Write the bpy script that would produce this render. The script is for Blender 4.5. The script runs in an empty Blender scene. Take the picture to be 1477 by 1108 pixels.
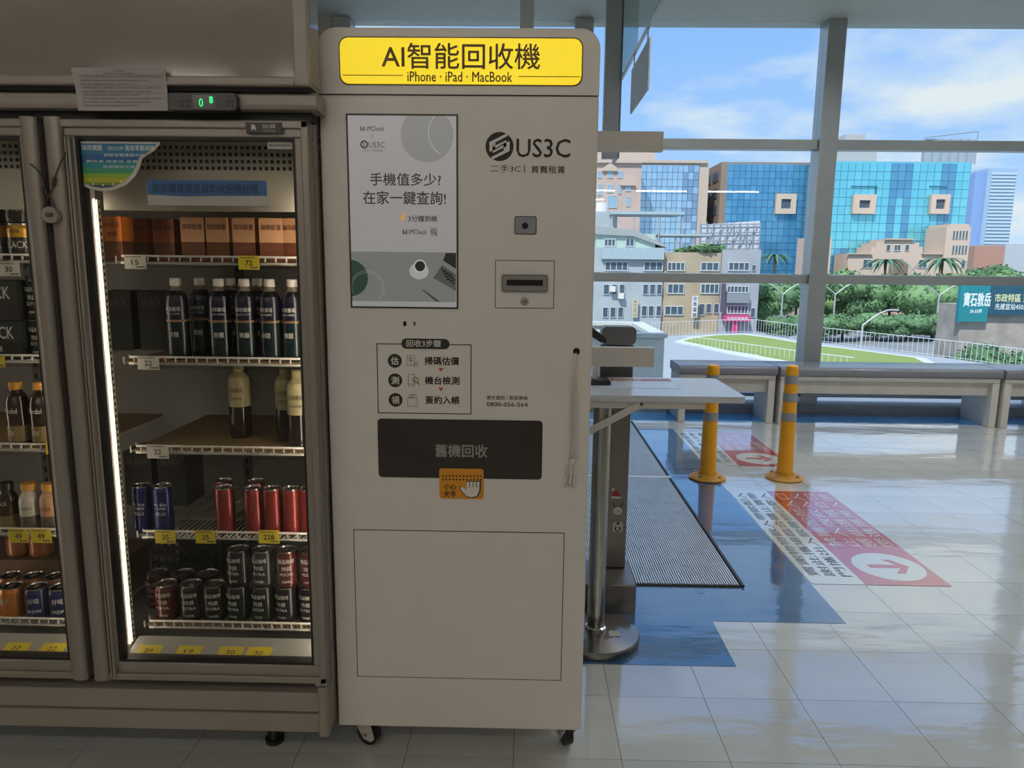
import bpy, math, random
from math import sin, cos, pi, radians
from mathutils import Vector, Matrix, noise
random.seed(7)
SC = bpy.context.scene
COL = SC.collection
# ------------------------------------------------------------------ camera
FPX, CX, CY, HC = 1040.0, 738.5, 554.0, 1.35
_y, _p, _a = radians(1.0), radians(9.40), radians(0.6)
FW = Vector((-sin(_y)*cos(_p), cos(_y)*cos(_p), -sin(_p)))
_r0 = Vector((cos(_y), sin(_y), 0)); _u0 = _r0.cross(FW)
RT = _r0*cos(_a) + _u0*sin(_a); UP = _u0*cos(_a) - _r0*sin(_a)
EYE = Vector((0, 0, HC))
cam = bpy.data.cameras.new('camera'); camo = bpy.data.objects.new('camera', cam); COL.objects.link(camo)
cam.sensor_width = 36; cam.lens = FPX/1477*36; cam.clip_end = 3000; cam.clip_start = .02
camo.matrix_world = Matrix(((RT.x, UP.x, -FW.x, EYE.x), (RT.y, UP.y, -FW.y, EYE.y), (RT.z, UP.z, -FW.z, EYE.z), (0, 0, 0, 1)))
SC.camera = camo
def _ray(x, y): return FW + RT*((x-CX)/FPX) - UP*((y-CY)/FPX)
def at(x, y, Y):                                   # point of the photograph at depth Y
    d = _ray(x, y); return EYE + d*(Y/d.y)
def flr(x, y, z=0):                                # point of the photograph on the level z
    d = _ray(x, y); return EYE + d*((z-HC)/d.z)
# ------------------------------------------------------------------ view, world, sun
SC.view_settings.view_transform = 'Standard'; SC.view_settings.look = 'None'
SC.view_settings.gamma = 1; SC.view_settings.exposure = 0.0; SC.view_settings.use_curve_mapping = False
SC.cycles.use_denoising = True; SC.cycles.max_bounces = 10; SC.cycles.diffuse_bounces = 5
SC.cycles.transparent_max_bounces = 16; SC.cycles.caustics_reflective = False; SC.cycles.caustics_refractive = False
SC.cycles.sample_clamp_indirect = 4
def lin(h):
    h = h.lstrip('#'); o = []
    for i in (0, 2, 4):
        c = int(h[i:i+2], 16)/255; o.append(c/12.92 if c <= .04045 else ((c+.055)/1.055)**2.4)
    return (o[0], o[1], o[2], 1)
w = bpy.data.worlds.new('sky'); SC.world = w; w.use_nodes = True
N = w.node_tree.nodes; L = w.node_tree.links; N.clear()
tc = N.new('ShaderNodeTexCoord'); sep = N.new('ShaderNodeSeparateXYZ'); L.new(tc.outputs['Generated'], sep.inputs[0])
ramp = N.new('ShaderNodeValToRGB'); L.new(sep.outputs['Z'], ramp.inputs[0])
e = ramp.color_ramp.elements
e[0].position = 0.0; e[0].color = lin('cfe2f3'); e[1].position = .75; e[1].color = lin('5a93e6')
m_ = e.new(.12); m_.color = lin('a6ccf7'); m_ = e.new(.36); m_.color = lin('80b2f5')
add = N.new('ShaderNodeMath'); add.operation = 'ADD'; add.inputs[1].default_value = .16; L.new(sep.outputs['Z'], add.inputs[0])
mx = N.new('ShaderNodeMath'); mx.operation = 'MAXIMUM'; mx.inputs[1].default_value = .05; L.new(add.outputs[0], mx.inputs[0])
comb = N.new('ShaderNodeCombineXYZ')
for k in 'XY':
    dv = N.new('ShaderNodeMath'); dv.operation = 'DIVIDE'; L.new(sep.outputs[k], dv.inputs[0]); L.new(mx.outputs[0], dv.inputs[1]); L.new(dv.outputs[0], comb.inputs[k])
mp = N.new('ShaderNodeMapping'); L.new(comb.outputs[0], mp.inputs[0]); mp.inputs['Location'].default_value = (1.3, 4.2, 0)
nz = N.new('ShaderNodeTexNoise'); nz.inputs['Scale'].default_value = .95; nz.inputs['Detail'].default_value = 9; nz.inputs['Roughness'].default_value = .55
L.new(mp.outputs[0], nz.inputs['Vector'])
cr = N.new('ShaderNodeValToRGB'); cr.color_ramp.elements[0].position = .475; cr.color_ramp.elements[1].position = .61
L.new(nz.outputs['Fac'], cr.inputs[0])
mixc = N.new('ShaderNodeMixRGB'); L.new(cr.outputs[0], mixc.inputs[0]); L.new(ramp.outputs[0], mixc.inputs[1]); mixc.inputs[2].default_value = lin('dfe7ec')
bg = N.new('ShaderNodeBackground'); L.new(mixc.outputs[0], bg.inputs[0]); bg.inputs[1].default_value = 1.15
wo = N.new('ShaderNodeOutputWorld'); L.new(bg.outputs[0], wo.inputs[0])
sl = bpy.data.lights.new('sun', 'SUN'); sl.energy = 4.3; sl.angle = .02; sl.color = (1, .96, .9)
so = bpy.data.objects.new('sun', sl); COL.objects.link(so); so.location = (-10, -20, 60)
so.rotation_euler = Vector((.38, .62, -.9)).to_track_quat('-Z', 'Y').to_euler()
FILL_POWER = 100.0         # watts of each fill light added over the window side
LAMP_POWER = 45.0          # emission of the ceiling tubes
# ------------------------------------------------------------------ materials
MATS = {}
def mat(name, col, rough=.5, metal=0, var=.06, vscale=12, bump=0, bscale=60, emit=0, spec=.5, coat=0, stretch=None, alpha=1):
    if name in MATS: return MATS[name]
    c = lin(col) if isinstance(col, str) else (*col, 1)
    m = bpy.data.materials.new(name); m.use_nodes = True; n = m.node_tree.nodes; l = m.node_tree.links
    b = n['Principled BSDF']; b.inputs['Roughness'].default_value = rough; b.inputs['Metallic'].default_value = metal
    b.inputs['Specular IOR Level'].default_value = spec; b.inputs['Coat Weight'].default_value = coat
    b.inputs['Base Color'].default_value = c
    if emit:
        b.inputs['Emission Color'].default_value = c; b.inputs['Emission Strength'].default_value = emit
    if var or bump:
        t = n.new('ShaderNodeTexCoord'); src = t.outputs['Object']
        if stretch:
            q = n.new('ShaderNodeMapping'); q.inputs['Scale'].default_value = stretch; l.new(src, q.inputs[0]); src = q.outputs[0]
    if var and not emit:
        z = n.new('ShaderNodeTexNoise'); z.inputs['Scale'].default_value = vscale; z.inputs['Detail'].default_value = 5; l.new(src, z.inputs['Vector'])
        r = n.new('ShaderNodeMapRange'); r.inputs['From Min'].default_value = .3; r.inputs['From Max'].default_value = .7
        r.inputs['To Min'].default_value = 1-var; r.inputs['To Max'].default_value = 1+var; l.new(z.outputs['Fac'], r.inputs[0])
        h = n.new('ShaderNodeHueSaturation'); h.inputs['Color'].default_value = c; l.new(r.outputs[0], h.inputs['Value']); l.new(h.outputs[0], b.inputs['Base Color'])
    if bump:
        z = n.new('ShaderNodeTexNoise'); z.inputs['Scale'].default_value = bscale; z.inputs['Detail'].default_value = 3; l.new(src, z.inputs['Vector'])
        k = n.new('ShaderNodeBump'); k.inputs['Strength'].default_value = bump; k.inputs['Distance'].default_value = .01; l.new(z.outputs['Fac'], k.inputs['Height']); l.new(k.outputs[0], b.inputs['Normal'])
    MATS[name] = m; return m
def glass(name, tint=(1, 1, 1), ior=1.45, rough=0.0, boost=1.0):
    if name in MATS: return MATS[name]
    m = bpy.data.materials.new(name); m.use_nodes = True; n = m.node_tree.nodes; l = m.node_tree.links; n.clear()
    t = n.new('ShaderNodeBsdfTransparent'); t.inputs[0].default_value = (*tint, 1)
    g = n.new('ShaderNodeBsdfGlossy'); g.inputs['Roughness'].default_value = rough
    f = n.new('ShaderNodeFresnel'); f.inputs['IOR'].default_value = ior
    mu = n.new('ShaderNodeMath'); mu.operation = 'MULTIPLY'; mu.inputs[1].default_value = boost; l.new(f.outputs[0], mu.inputs[0])
    gg = n.new('ShaderNodeNewGeometry'); fr_ = n.new('ShaderNodeMath'); fr_.operation = 'SUBTRACT'; fr_.inputs[0].default_value = 1; l.new(gg.outputs['Backfacing'], fr_.inputs[1])
    m2 = n.new('ShaderNodeMath'); m2.operation = 'MULTIPLY'; l.new(mu.outputs[0], m2.inputs[0]); l.new(fr_.outputs[0], m2.inputs[1]); mu = m2       # reflect on the outer faces only
    x = n.new('ShaderNodeMixShader'); l.new(mu.outputs[0], x.inputs[0]); l.new(t.outputs[0], x.inputs[1]); l.new(g.outputs[0], x.inputs[2])
    o = n.new('ShaderNodeOutputMaterial'); l.new(x.outputs[0], o.inputs[0]); MATS[name] = m; return m
def floor_mat(name, col, var, rough=.1, bump=.05):
    m = mat(name, col, rough, var=var, vscale=2.2)
    n = m.node_tree.nodes; l = m.node_tree.links; b = n['Principled BSDF']
    g = n.new('ShaderNodeNewGeometry')
    q = n.new('ShaderNodeMapping'); q.inputs['Scale'].default_value = (1.2, 3.2, 1); l.new(g.outputs['Position'], q.inputs[0])
    z = n.new('ShaderNodeTexNoise'); z.inputs['Scale'].default_value = 1.6; z.inputs['Detail'].default_value = 6; l.new(q.outputs[0], z.inputs['Vector'])
    k = n.new('ShaderNodeBump'); k.inputs['Strength'].default_value = bump; k.inputs['Distance'].default_value = .05; l.new(z.outputs['Fac'], k.inputs['Height']); l.new(k.outputs[0], b.inputs['Normal'])
    r = n.new('ShaderNodeMapRange'); r.inputs['From Min'].default_value = .35; r.inputs['From Max'].default_value = .7; r.inputs['To Min'].default_value = rough*.6; r.inputs['To Max'].default_value = rough*1.8
    l.new(z.outputs['Fac'], r.inputs[0]); l.new(r.outputs[0], b.inputs['Roughness'])
    b.inputs['Specular IOR Level'].default_value = .6; b.inputs['Coat Weight'].default_value = 1; b.inputs['Coat Roughness'].default_value = .05; b.inputs['Coat IOR'].default_value = 1.95; l.new(k.outputs[0], b.inputs['Coat Normal'])
    z2 = n.new('ShaderNodeTexNoise'); z2.inputs['Scale'].default_value = 38; z2.inputs['Detail'].default_value = 4; l.new(g.outputs['Position'], z2.inputs['Vector'])
    return m
# ------------------------------------------------------------------ mesh builder
_TX = {}
def text_mesh(s, bold):
    key = (s, bold)
    if key not in _TX:
        c = bpy.data.curves.new('t', 'FONT'); c.body = s; c.resolution_u = 2; c.offset = 0
        o = bpy.data.objects.new('t', c); COL.objects.link(o); dg = bpy.context.evaluated_depsgraph_get()
        me = bpy.data.meshes.new_from_object(o.evaluated_get(dg))
        V = [(v.co.x, v.co.y) for v in me.vertices]; F = [tuple(p.vertices) for p in me.polygons]
        bpy.data.objects.remove(o); bpy.data.curves.remove(c); bpy.data.meshes.remove(me)
        xs = [v[0] for v in V] or [0]; ys = [v[1] for v in V] or [0]
        _TX[key] = (V, F, min(xs), max(xs), min(ys), max(ys))
    return _TX[key]
def rr(x0, x1, z0, z1, r, n=5):
    P = []
    for cx, cz, a in ((x1-r, z1-r, 0), (x0+r, z1-r, 90), (x0+r, z0+r, 180), (x1-r, z0+r, 270)):
        for i in range(n+1):
            t = radians(a+90*i/n); P.append((cx+r*cos(t), cz+r*sin(t)))
    return P
def circ(cx, cz, r, n=20, rz=None): return [(cx+r*cos(2*pi*i/n), cz+(rz or r)*sin(2*pi*i/n)) for i in range(n)]
WL = {}
class MB:
    def __init__(s): s.V = []; s.F = []; s.M = []; s.S = []; s.mats = []
    def mi(s, m):
        if m not in s.mats: s.mats.append(m)
        return s.mats.index(m)
    def add(s, V, F, m, smooth=False):
        o = len(s.V); s.V += [tuple(v) for v in V]; k = s.mi(m)
        for f in F: s.F.append(tuple(i+o for i in f)); s.M.append(k); s.S.append(smooth)
        return s
    def box(s, x0, x1, y0, y1, z0, z1, m):
        return s.add([(x, y, z) for x in (x0, x1) for y in (y0, y1) for z in (z0, z1)],
                     [(0, 1, 3, 2), (4, 6, 7, 5), (0, 4, 5, 1), (2, 3, 7, 6), (0, 2, 6, 4), (1, 5, 7, 3)], m)
    def prism(s, pts, ax, a0, a1, m, sm=False):
        def p(u, v, a): return {'y': (u, a, v), 'z': (u, v, a), 'x': (a, u, v)}[ax]
        n = len(pts); V = [p(u, v, a0) for u, v in pts]+[p(u, v, a1) for u, v in pts]
        s.add(V, [tuple(range(n))[::-1], tuple(range(n, 2*n))], m)
        return s.add(V, [(i, (i+1) % n, n+(i+1) % n, n+i) for i in range(n)], m, sm)
    def face(s, pts, m): return s.add(pts, [tuple(range(len(pts)))], m)
    def flat(s, pts, y, m): return s.face([(u, y, v) for u, v in pts][::-1], m)      # a print that faces -Y
    def ring(s, cx, cz, r0, r1, y, m, n=24, a0=0, a1=360):
        V = []; F = []
        for i in range(n+1):
            t = radians(a0+(a1-a0)*i/n); V += [(cx+r0*cos(t), y, cz+r0*sin(t)), (cx+r1*cos(t), y, cz+r1*sin(t))]
        for i in range(n): F.append((2*i, 2*i+1, 2*i+3, 2*i+2))
        return s.add(V, F, m)
    def frame(s, x0, x1, z0, z1, t, y0, y1, m):
        s.box(x0, x1, y0, y1, z1-t, z1, m); s.box(x0, x1, y0, y1, z0, z0+t, m)
        s.box(x0, x0+t, y0, y1, z0+t, z1-t, m); return s.box(x1-t, x1, y0, y1, z0+t, z1-t, m)
    def cyl(s, p0, p1, r0, r1=None, n=12, m=None, caps=True):
        return s.tube([p0, p1], [r0, r0 if r1 is None else r1], n, m, caps)
    def tube(s, pts, r, n, m, caps=True):
        pts = [Vector(p) for p in pts]; k = len(pts); rs = r if isinstance(r, (list, tuple)) else [r]*k; V = []; F = []
        t0 = (pts[1]-pts[0]).normalized(); ref = Vector((0, 0, 1)) if abs(t0.z) < .9 else Vector((1, 0, 0)); u = t0.cross(ref).normalized()
        for i, p in enumerate(pts):
            t = (pts[min(i+1, k-1)]-pts[max(i-1, 0)]).normalized(); u = (u-t*u.dot(t)).normalized(); v = t.cross(u)
            V += [p+(u*cos(2*pi*j/n)+v*sin(2*pi*j/n))*rs[i] for j in range(n)]
        for i in range(k-1):
            for j in range(n): F.append((i*n+j, i*n+(j+1) % n, (i+1)*n+(j+1) % n, (i+1)*n+j))
        s.add(V, F, m, True)
        if caps: s.add(V, [tuple(range(n))[::-1], tuple(range((k-1)*n, k*n))], m)
        return s
    def lathe(s, prof, c, n, m, mats=None):
        V = []; k = len(prof)
        for r, z in prof: V += [(c[0]+r*cos(2*pi*j/n), c[1]+r*sin(2*pi*j/n), c[2]+z) for j in range(n)]
        for i in range(k-1):
            mm = mats[i] if mats else m
            s.add(V[i*n:(i+2)*n], [(j, (j+1) % n, n+(j+1) % n, n+j) for j in range(n)], mm, True)
        s.add(V[:n], [tuple(range(n))[::-1]], mats[0] if mats else m)
        return s.add(V[-n:], [tuple(range(n))], mats[-1] if mats else m)
    def text(s, t, x0, x1, z0, z1, y, m, bold=.012, fn=None):
        V, F, a, b, c, d = text_mesh(t, 0)
        if not V: return s
        P = [(x0+(u-a)/(b-a)*(x1-x0), z0+(v-c)/max(d-c, 1e-6)*(z1-z0)) for u, v in V]
        k = bold*(z1-z0)                               # heavier strokes: the outline again, shifted a little
        for q, (dx, dz) in enumerate(((-k, 0), (k, 0), (0, k), (0, -k)) if k > 0 and not fn else ((0, 0),)):
            s.add([fn(u, v) if fn else (u+dx, y-q*.00006*max(1, abs(y)/8), v+dz) for u, v in P], F, m)
        return s
    def build(s, name, parent=None, org=None, bevel=0, **kw):
        xs, ys, zs = zip(*s.V)
        if org is None: org = ((min(xs)+max(xs))/2, (min(ys)+max(ys))/2, min(zs))
        me = bpy.data.meshes.new(name); me.from_pydata([(a-org[0], b-org[1], c-org[2]) for a, b, c in s.V], [], s.F)
        for m in s.mats: me.materials.append(m)
        me.polygons.foreach_set('material_index', s.M); me.polygons.foreach_set('use_smooth', s.S); me.update()
        return link(name, me, parent, org, bevel, **kw)
def link(name, me, parent=None, org=(0, 0, 0), bevel=0, label=None, cat=None, group=None, kind=None):
    o = bpy.data.objects.new(name, me); COL.objects.link(o); WL[o.name] = Vector(org)
    o.parent = parent; o.location = Vector(org)-(WL[parent.name] if parent else Vector())
    if bevel:
        b = o.modifiers.new('bevel', 'BEVEL'); b.width = bevel; b.segments = 2; b.limit_method = 'ANGLE'
    if label: o['label'] = label
    if cat: o['category'] = cat
    if group: o['group'] = group
    if kind: o['kind'] = kind
    return o
def thing(name, label, cat, loc, group=None, kind=None): return link(name, None, None, loc, 0, label, cat, group, kind)
def copy_tree(o, loc=None, parent=None, label=None, group=None, rot=None, scale=None):
    c = o.copy(); COL.objects.link(c); c.parent = parent
    if loc is not None: c.location = loc
    if label: c['label'] = label
    if group: c['group'] = group
    if rot is not None: c.rotation_euler.z = rot
    if scale is not None: c.scale = (scale,)*3 if isinstance(scale, (int, float)) else scale
    for ch in list(o.children): copy_tree(ch, None, c)
    return c
# ------------------------------------------------------------------ shared materials
white = mat('white_powder_coat', 'd9d2ca', .38, var=.02)
wplast = mat('white_plastic', 'dcd8d2', .35, var=.02)
black = mat('black_plastic', '141311', .4, var=.1)
ink = mat('black_ink', '161410', .6, var=0)
dark = mat('dark_gap', '0b0a09', .8, var=0)
steel = mat('brushed_steel', 'b4b0aa', .28, 1, var=.08, vscale=40, stretch=(8, 8, .3))
chrome = mat('chrome', 'c9c6c2', .14, 1, var=.05)
alu = mat('window_aluminium', 'a3a8a8', .35, .6, var=.04)
white_lit = mat('white_paint', 'e4e2dc', .6, var=.03)
# ------------------------------------------------------------------ room shell
X0, X1, YB, YW, ZC = -5.0, 6.2, -8.5, 6.7, 3.47
tilem = floor_mat('floor_tile', 'c4c4bf', .08, .09, .085)
grout = mat('tile_joint', '4e4942', .8)
floor = MB().box(X0, X1, YB, YW+.02, -.25, -.004, grout).build('floor', kind='structure')
P = .3; gx0, gy0 = .283, 1.806
tm = MB().box(-.1492, .1492, -.1492, .1492, -.004, 0, tilem); t0 = None
cells = []
for i in range(-20, 22):
    for j in range(-36, 18):
        cx, cy = gx0+P*(i+.5), gy0+P*(j+.5)
        if cx-.15 < X0 or cx+.15 > X1 or cy+.15 > YW or cy-.15 < YB: continue
        d = Vector((cx, cy, 0))-EYE; dep = d.dot(FW); vis = 0
        if dep > .5:
            px = CX+FPX*d.dot(RT)/dep; py = CY-FPX*d.dot(UP)/dep; vis = -40 < px < 1520 and py < 1150 and not (cy > 2.0 and px < 840)
        cells.append((not vis, cy, cx))
cells.sort()
rest = MB()
for k, (nv, cy, cx) in enumerate(cells):
    if not nv and k < 300:
        if t0 is None: t0 = tm.build('floor_tile', floor, org=(0, 0, 0)); o = t0
        else: o = t0.copy(); COL.objects.link(o)
        o.location = Vector((cx, cy, 0))-WL['floor']
    else: rest.box(cx-.1492, cx+.1492, cy-.1492, cy+.1492, -.004, 0, tilem)
rest.build('floor_tiles_beyond', floor, kind='stuff')
ceilm = mat('ceiling_paint', 'c9cfc4', .7, var=.03)
MB().box(X0-.2, X1+.2, YB-.2, YW+.25, ZC, ZC+.25, ceilm).build('ceiling', kind='structure')
wallm = mat('wall_paint', 'a9a49b', .7, var=.04)
MB().box(X0-.2, X0, YB-.2, YW+.2, -.25, ZC, wallm).build('wall_left', kind='structure')
MB().box(X1, X1+.2, YB-.2, YW+.2, -.25, ZC, wallm).build('wall_right', kind='structure')
MB().box(X0, X1, YB-.2, YB, -.25, ZC, wallm).build('wall_back', kind='structure')
MB().box(X0, -1.72, YW, YW+.2, -.25, ZC, wallm).build('wall_front', kind='structure')
# window: mullions, transoms, sill, panes
gl = glass('window_glass', (.96, .985, .99), 1.5, boost=1.4)
wi = thing('window_1', 'tall glazed wall with grey mullions looking over the city', None, (2.2, YW, 0), kind='structure')
del_cols = [-1.72, .40, 2.58, 4.76, X1-.16]
for x in del_cols:
    MB().box(x, x+.16, YW-.02, YW+.18, .06, ZC, alu).build('mullion', wi, bevel=.006)
MB().box(-1.72, X1, YW-.04, YW+.2, -.02, .085, mat('sill_dark_grey', '94989a', .6)).build('window_sill', wi, bevel=.004)
for a, b in zip(del_cols[:-1], del_cols[1:]):
    for z0, z1 in ((2.39, 2.475), (1.205, 1.29), (.15, .185)):
        MB().box(a+.16, b, YW+.02, YW+.14, z0, z1, alu).build('transom', wi, bevel=.005)
    for z0, z1 in ((2.475, ZC), (1.29, 2.39), (.185, 1.205)):
        MB().box(a+.16, b, YW+.075, YW+.083, z0, z1, gl).build('pane', wi)
# ceiling lamps over the shop floor
tube = mat('lamp_tube', 'fff6ec', emit=LAMP_POWER, var=0); lampm = mat('lamp_housing', 'e8e6e0', .5)
def lamp(x, y, label):
    r = thing('ceiling_lamp', label, 'lamp', (x, y, 3.1), 'linear lamps above the shop floor')
    MB().box(x-.62, x+.62, y-.035, y+.035, 3.13, 3.18, lampm).build('housing', r)
    MB().tube([(x-.6, y, 3.115), (x+.6, y, 3.115)], .016, 8, tube).build('tube', r)
    for s in (-.5, .5): MB().cyl((x+s, y, 3.18), (x+s, y, ZC), .004, n=6, m=steel).build('hanger', r)
for yy in (-1.4, -4.2, -6.6):
    for xx in ((-3.6, -1.9, -.2), (-3.6, -1.9, -.2, 1.5, 3.2, 4.9), (-3.6, -1.9, -.2, 1.5))[(-1.4, -4.2, -6.6).index(yy)]:
        lamp(xx, yy, 'linear white lamp hanging over the shop floor, seen only in reflections')
# fill lights added to brighten the window side; cans hide lenses from the panes
dlm = mat('fill_light_lens', 'fffaf2', emit=6, var=0); rimm = mat('fill_light_rim', 'd8d8d4', .4)
def fill_light(x, y):
    r = thing('fill_light', 'round fill light added on the ceiling by the window, above the picture', 'lamp', (x, y, ZC-.02), 'added fill lights by the window')
    o = MB().tube([(x, y, ZC), (x, y, ZC-.07)], .085, 24, rimm, False).tube([(x, y, ZC-.07), (x, y, ZC)], .078, 24, mat('baffle', '3a3a38', .6), False)
    o.build('baffle_can', r); MB().cyl((x, y, ZC-.004), (x, y, ZC-.001), .07, n=24, m=dlm).build('lens', r)
    l_ = bpy.data.lights.new('fill_light_spot', 'SPOT'); l_.energy = FILL_POWER; l_.spot_size = radians(150); l_.spot_blend = .6; l_.shadow_soft_size = .07; l_.color = (.93, .97, 1)
    lo = bpy.data.objects.new('fill_light_spot', l_); COL.objects.link(lo); lo.parent = r; lo.location = (0, 0, .012)
for yy in (3.2, 5.4):
    for xx in (1.4, 2.8, 4.2, 5.4): fill_light(xx, yy)
# pillar at the right border
MB().prism(rr(4.93, 5.5, 5.75, 6.35, .05), 'z', 0, ZC, mat('pillar_paint', 'a7a9a6', .6)).build('pillar', label='grey pillar by the window at the right border', cat='pillar')
# ------------------------------------------------------------------ floor markings and mats
bluem = floor_mat('blue_floor_vinyl', '245680', .12, .10, .05)
redm = floor_mat('red_floor_print', 'b23a40', .06, .12, .03); fw = floor_mat('white_floor_print', 'c9cdc8', .05, .12, .03)
fprint = mat('floor_print_ink', '3b4147', .5, var=.2)
def slab(name, x0, x1, y0, y1, z, m, **k): return MB().box(x0, x1, y0, y1, .0002, z, m).build(name, **k)
bl = MB(); bl.prism([(.18, 2.29), (.738, 2.29), (.738, 2.61), (1.25, 2.61), (1.25, 5.95), (.955, 5.95), (.955, 2.905), (.18, 2.905)], 'z', .0002, .0012, bluem)
bl.build('floor_vinyl', label='blue floor vinyl bordering the ribbed entrance mats', cat='floor marking')
slab('floor_vinyl', -1.5, 4.92, 6.27, 6.655, .0012, floor_mat('blue_strip_vinyl', '22a0e6', .06, .10, .04), label='long blue floor strip at the foot of the window', cat='floor marking')
CH = '請由此入口進入賣場購物出口感謝您的光臨門禁管制敬請配合推車請勿進入禁止攜帶飲食寵物勿入'
def sticker(y0, y1, label):
    r = thing('floor_sticker', label, 'floor sticker', (1.55, y0, 0), 'direction stickers on the floor')
    z = .0016; a, b, c = 1.255, 1.485, 1.855
    MB().box(a, b, y0, y1, .0013, z, fw).build('white_field', r)
    rd = MB().box(b, c, y0, y1, .0013, z, redm)
    cy = y0+.20
    rd.face([(1.68+.155*cos(t*pi/16), cy+.155*sin(t*pi/16), z+.0002) for t in range(32)], fw)
    aw = [(-.015, -.1), (.015, -.1), (.015, .05), (.06, .0), (.06, .045), (0, .105), (-.06, .045), (-.06, .0), (-.015, .05)]
    rd.face([(1.68+.9*v, cy-.0+u*1.3, z+.0004) for u, v in aw], redm)
    rd.build('red_field', r)
    tx = MB(); n = int((y1-y0-.45)/.13)
    for k in range(4):                                       # rows of characters run along the sticker
        x = b+.03+k*.085
        s = ''.join(random.choice(CH) for _ in range(max(4, n)))
        tx.text(s, y0+.42, y1-.05, -x-.065, -x, 0, fw, .02, fn=lambda u, v: (-v, u, z+.0004))
    tx.build('white_lettering', r)
    tx = MB()
    for k in range(3):
        x = a+.02+k*.07
        s = ''.join(random.choice(CH) for _ in range(max(6, n+4)))
        tx.text(s, y0+.08, y1-.05, -x-.05, -x, 0, fprint, .02, fn=lambda u, v: (-v, u, z+.0004))
    tx.build('dark_lettering', r)
sticker(2.96, 4.27, 'red and white floor sticker with round arrow in front of the bollards')
sticker(4.83, 5.85, 'red and white floor sticker with round arrow behind the bollards, nearer the benches')
ribm = mat('mat_rib_aluminium', 'c8ced2', .3, .3, var=.1); mbase = mat('mat_base', '16171a', .7)
def emat(y0, y1, label):
    r = thing('entrance_mat', label, 'mat', (.3, (y0+y1)/2, 0))
    MB().box(-.4, .945, y0, y1, .0015, .006, mbase).build('base', r)
    b = MB(); x = -.392
    while x < .928:
        b.box(x, x+.0062, y0+.006, y1-.006, .006, .012, ribm); x += .0105
    b.build('ribs', r, kind='stuff')
    MB().box(.938, .95, y0, y1, .0015, .011, mat('mat_edge', '22252a', .5)).build('edge_trim', r)
emat(2.91, 4.48, 'ribbed metal entrance mat nearer the kiosk beside the blue vinyl')
emat(4.53, 6.2, 'ribbed metal entrance mat farther back toward the benches')
slab('mat_joint_strip', -.4, .95, 4.485, 4.525, .012, mat('joint_strip_white', 'c8ccce', .35), label='pale joint strip lying between the two ribbed mats', cat='strip')
# ------------------------------------------------------------------ bollards
yel = mat('bollard_yellow', 'e6a112', .4, var=.06); refl = mat('bollard_reflector', '8d8f92', .35, var=.06); dirty = mat('bollard_base', 'b98214', .5, var=.15)
def bollard(px, py, label):
    c = flr(px, py); r = thing('bollard', label, 'bollard', (c.x, c.y, 0), 'yellow bollards on the floor')
    MB().lathe([(.115, 0), (.118, .01), (.1, .022), (.06, .03), (.052, .05)], (c.x, c.y, 0), 24, dirty).build('base', r)
    for k in range(4):
        t = pi/4+k*pi/2; MB().cyl((c.x+.088*cos(t), c.y+.088*sin(t), .02), (c.x+.088*cos(t), c.y+.088*sin(t), .034), .011, n=6, m=steel).build('bolt', r)
    f = lambda z: .052-.013*z/.74
    MB().lathe([(f(z), z) for z in (.03, .3, .5, .7)]+[(.036, .735), (.03, .74)], (c.x, c.y, 0), 20, yel).build('post', r)
    for z in (.385, .51, .625):
        MB().lathe([(f(z)+.0016, z), (f(z+.06)+.0016, z+.055)], (c.x, c.y, 0), 20, refl).build('reflective_band', r)
bollard(1020, 690, 'yellow bollard with grey bands, nearer the ribbed mats')
bollard(1131, 690, 'yellow bollard with grey bands, in front of the bench')
# ------------------------------------------------------------------ benches along the window
padm = mat('bench_vinyl', '77787e', .22, var=.05, bump=.02); benchw = mat('bench_laminate', 'bdb8b0', .5, var=.06)
def bench(x0, x1, y0, y1, label):
    r = thing('bench', label, 'bench', ((x0+x1)/2, (y0+y1)/2, 0), 'upholstered benches along the window')
    MB().prism(rr(y0-.02, y1+.02, .425, .505, .03, 4), 'x', x0, x1, padm, True).build('seat_pad', r)
    MB().box(x0+.05, x1-.05, y0+.05, y0+.09, .27, .425, benchw).build('front_apron', r, bevel=.004)
    MB().box(x0+.01, x1-.01, y0, y1, .39, .425, benchw).build('seat_board', r, bevel=.004)
    for x in (x0+.01, x1-.07): MB().box(x, x+.06, y0, y1, 0, .39, benchw).build('leg', r, bevel=.004)
bench(1.34, 2.19, 6.22, 6.60, 'short grey padded bench behind the left bollard')
bench(2.2, 4.09, 6.18, 6.60, 'long grey padded bench spanning the middle of the window')
bench(4.1, 4.92, 6.16, 6.60, 'grey padded bench cut off by the right border')
# ------------------------------------------------------------------ kiosk
MY, MX0, MX1, MZ0, MZ1 = 1.79, -.497, .167, .097, 1.893
def M(px, py): p = at(px, py, MY); return p.x, p.z
def Mr(px0, py0, px1, py1):
    a = M((px0+px1)/2, py0); b = M((px0+px1)/2, py1); l = M(px0, (py0+py1)/2); r = M(px1, (py0+py1)/2)
    return l[0], r[0], b[1], a[1]                     # x0 x1 z0 z1
K = thing('recycling_kiosk', 'tall white phone recycling kiosk with lit yellow sign, on casters', 'kiosk', ((MX0+MX1)/2, 2.06, 0))
kb = mat('kiosk_steel', 'd5cec8', .42, var=.015, bump=.004, bscale=400)
zs = M(660, 137)[1]
MB().box(MX0, MX1, MY, MY+.56, MZ0, zs-.0012, kb).build('body', K, bevel=.004)
pts = rr(MX0, MX1, zs-.05, MZ1, .045, 7); pts = [(x, max(z, zs+.0012)) for x, z in pts]
P2 = []
for q in pts:
    if not P2 or (abs(q[0]-P2[-1][0])+abs(q[1]-P2[-1][1])) > 1e-5: P2.append(q)
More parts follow.
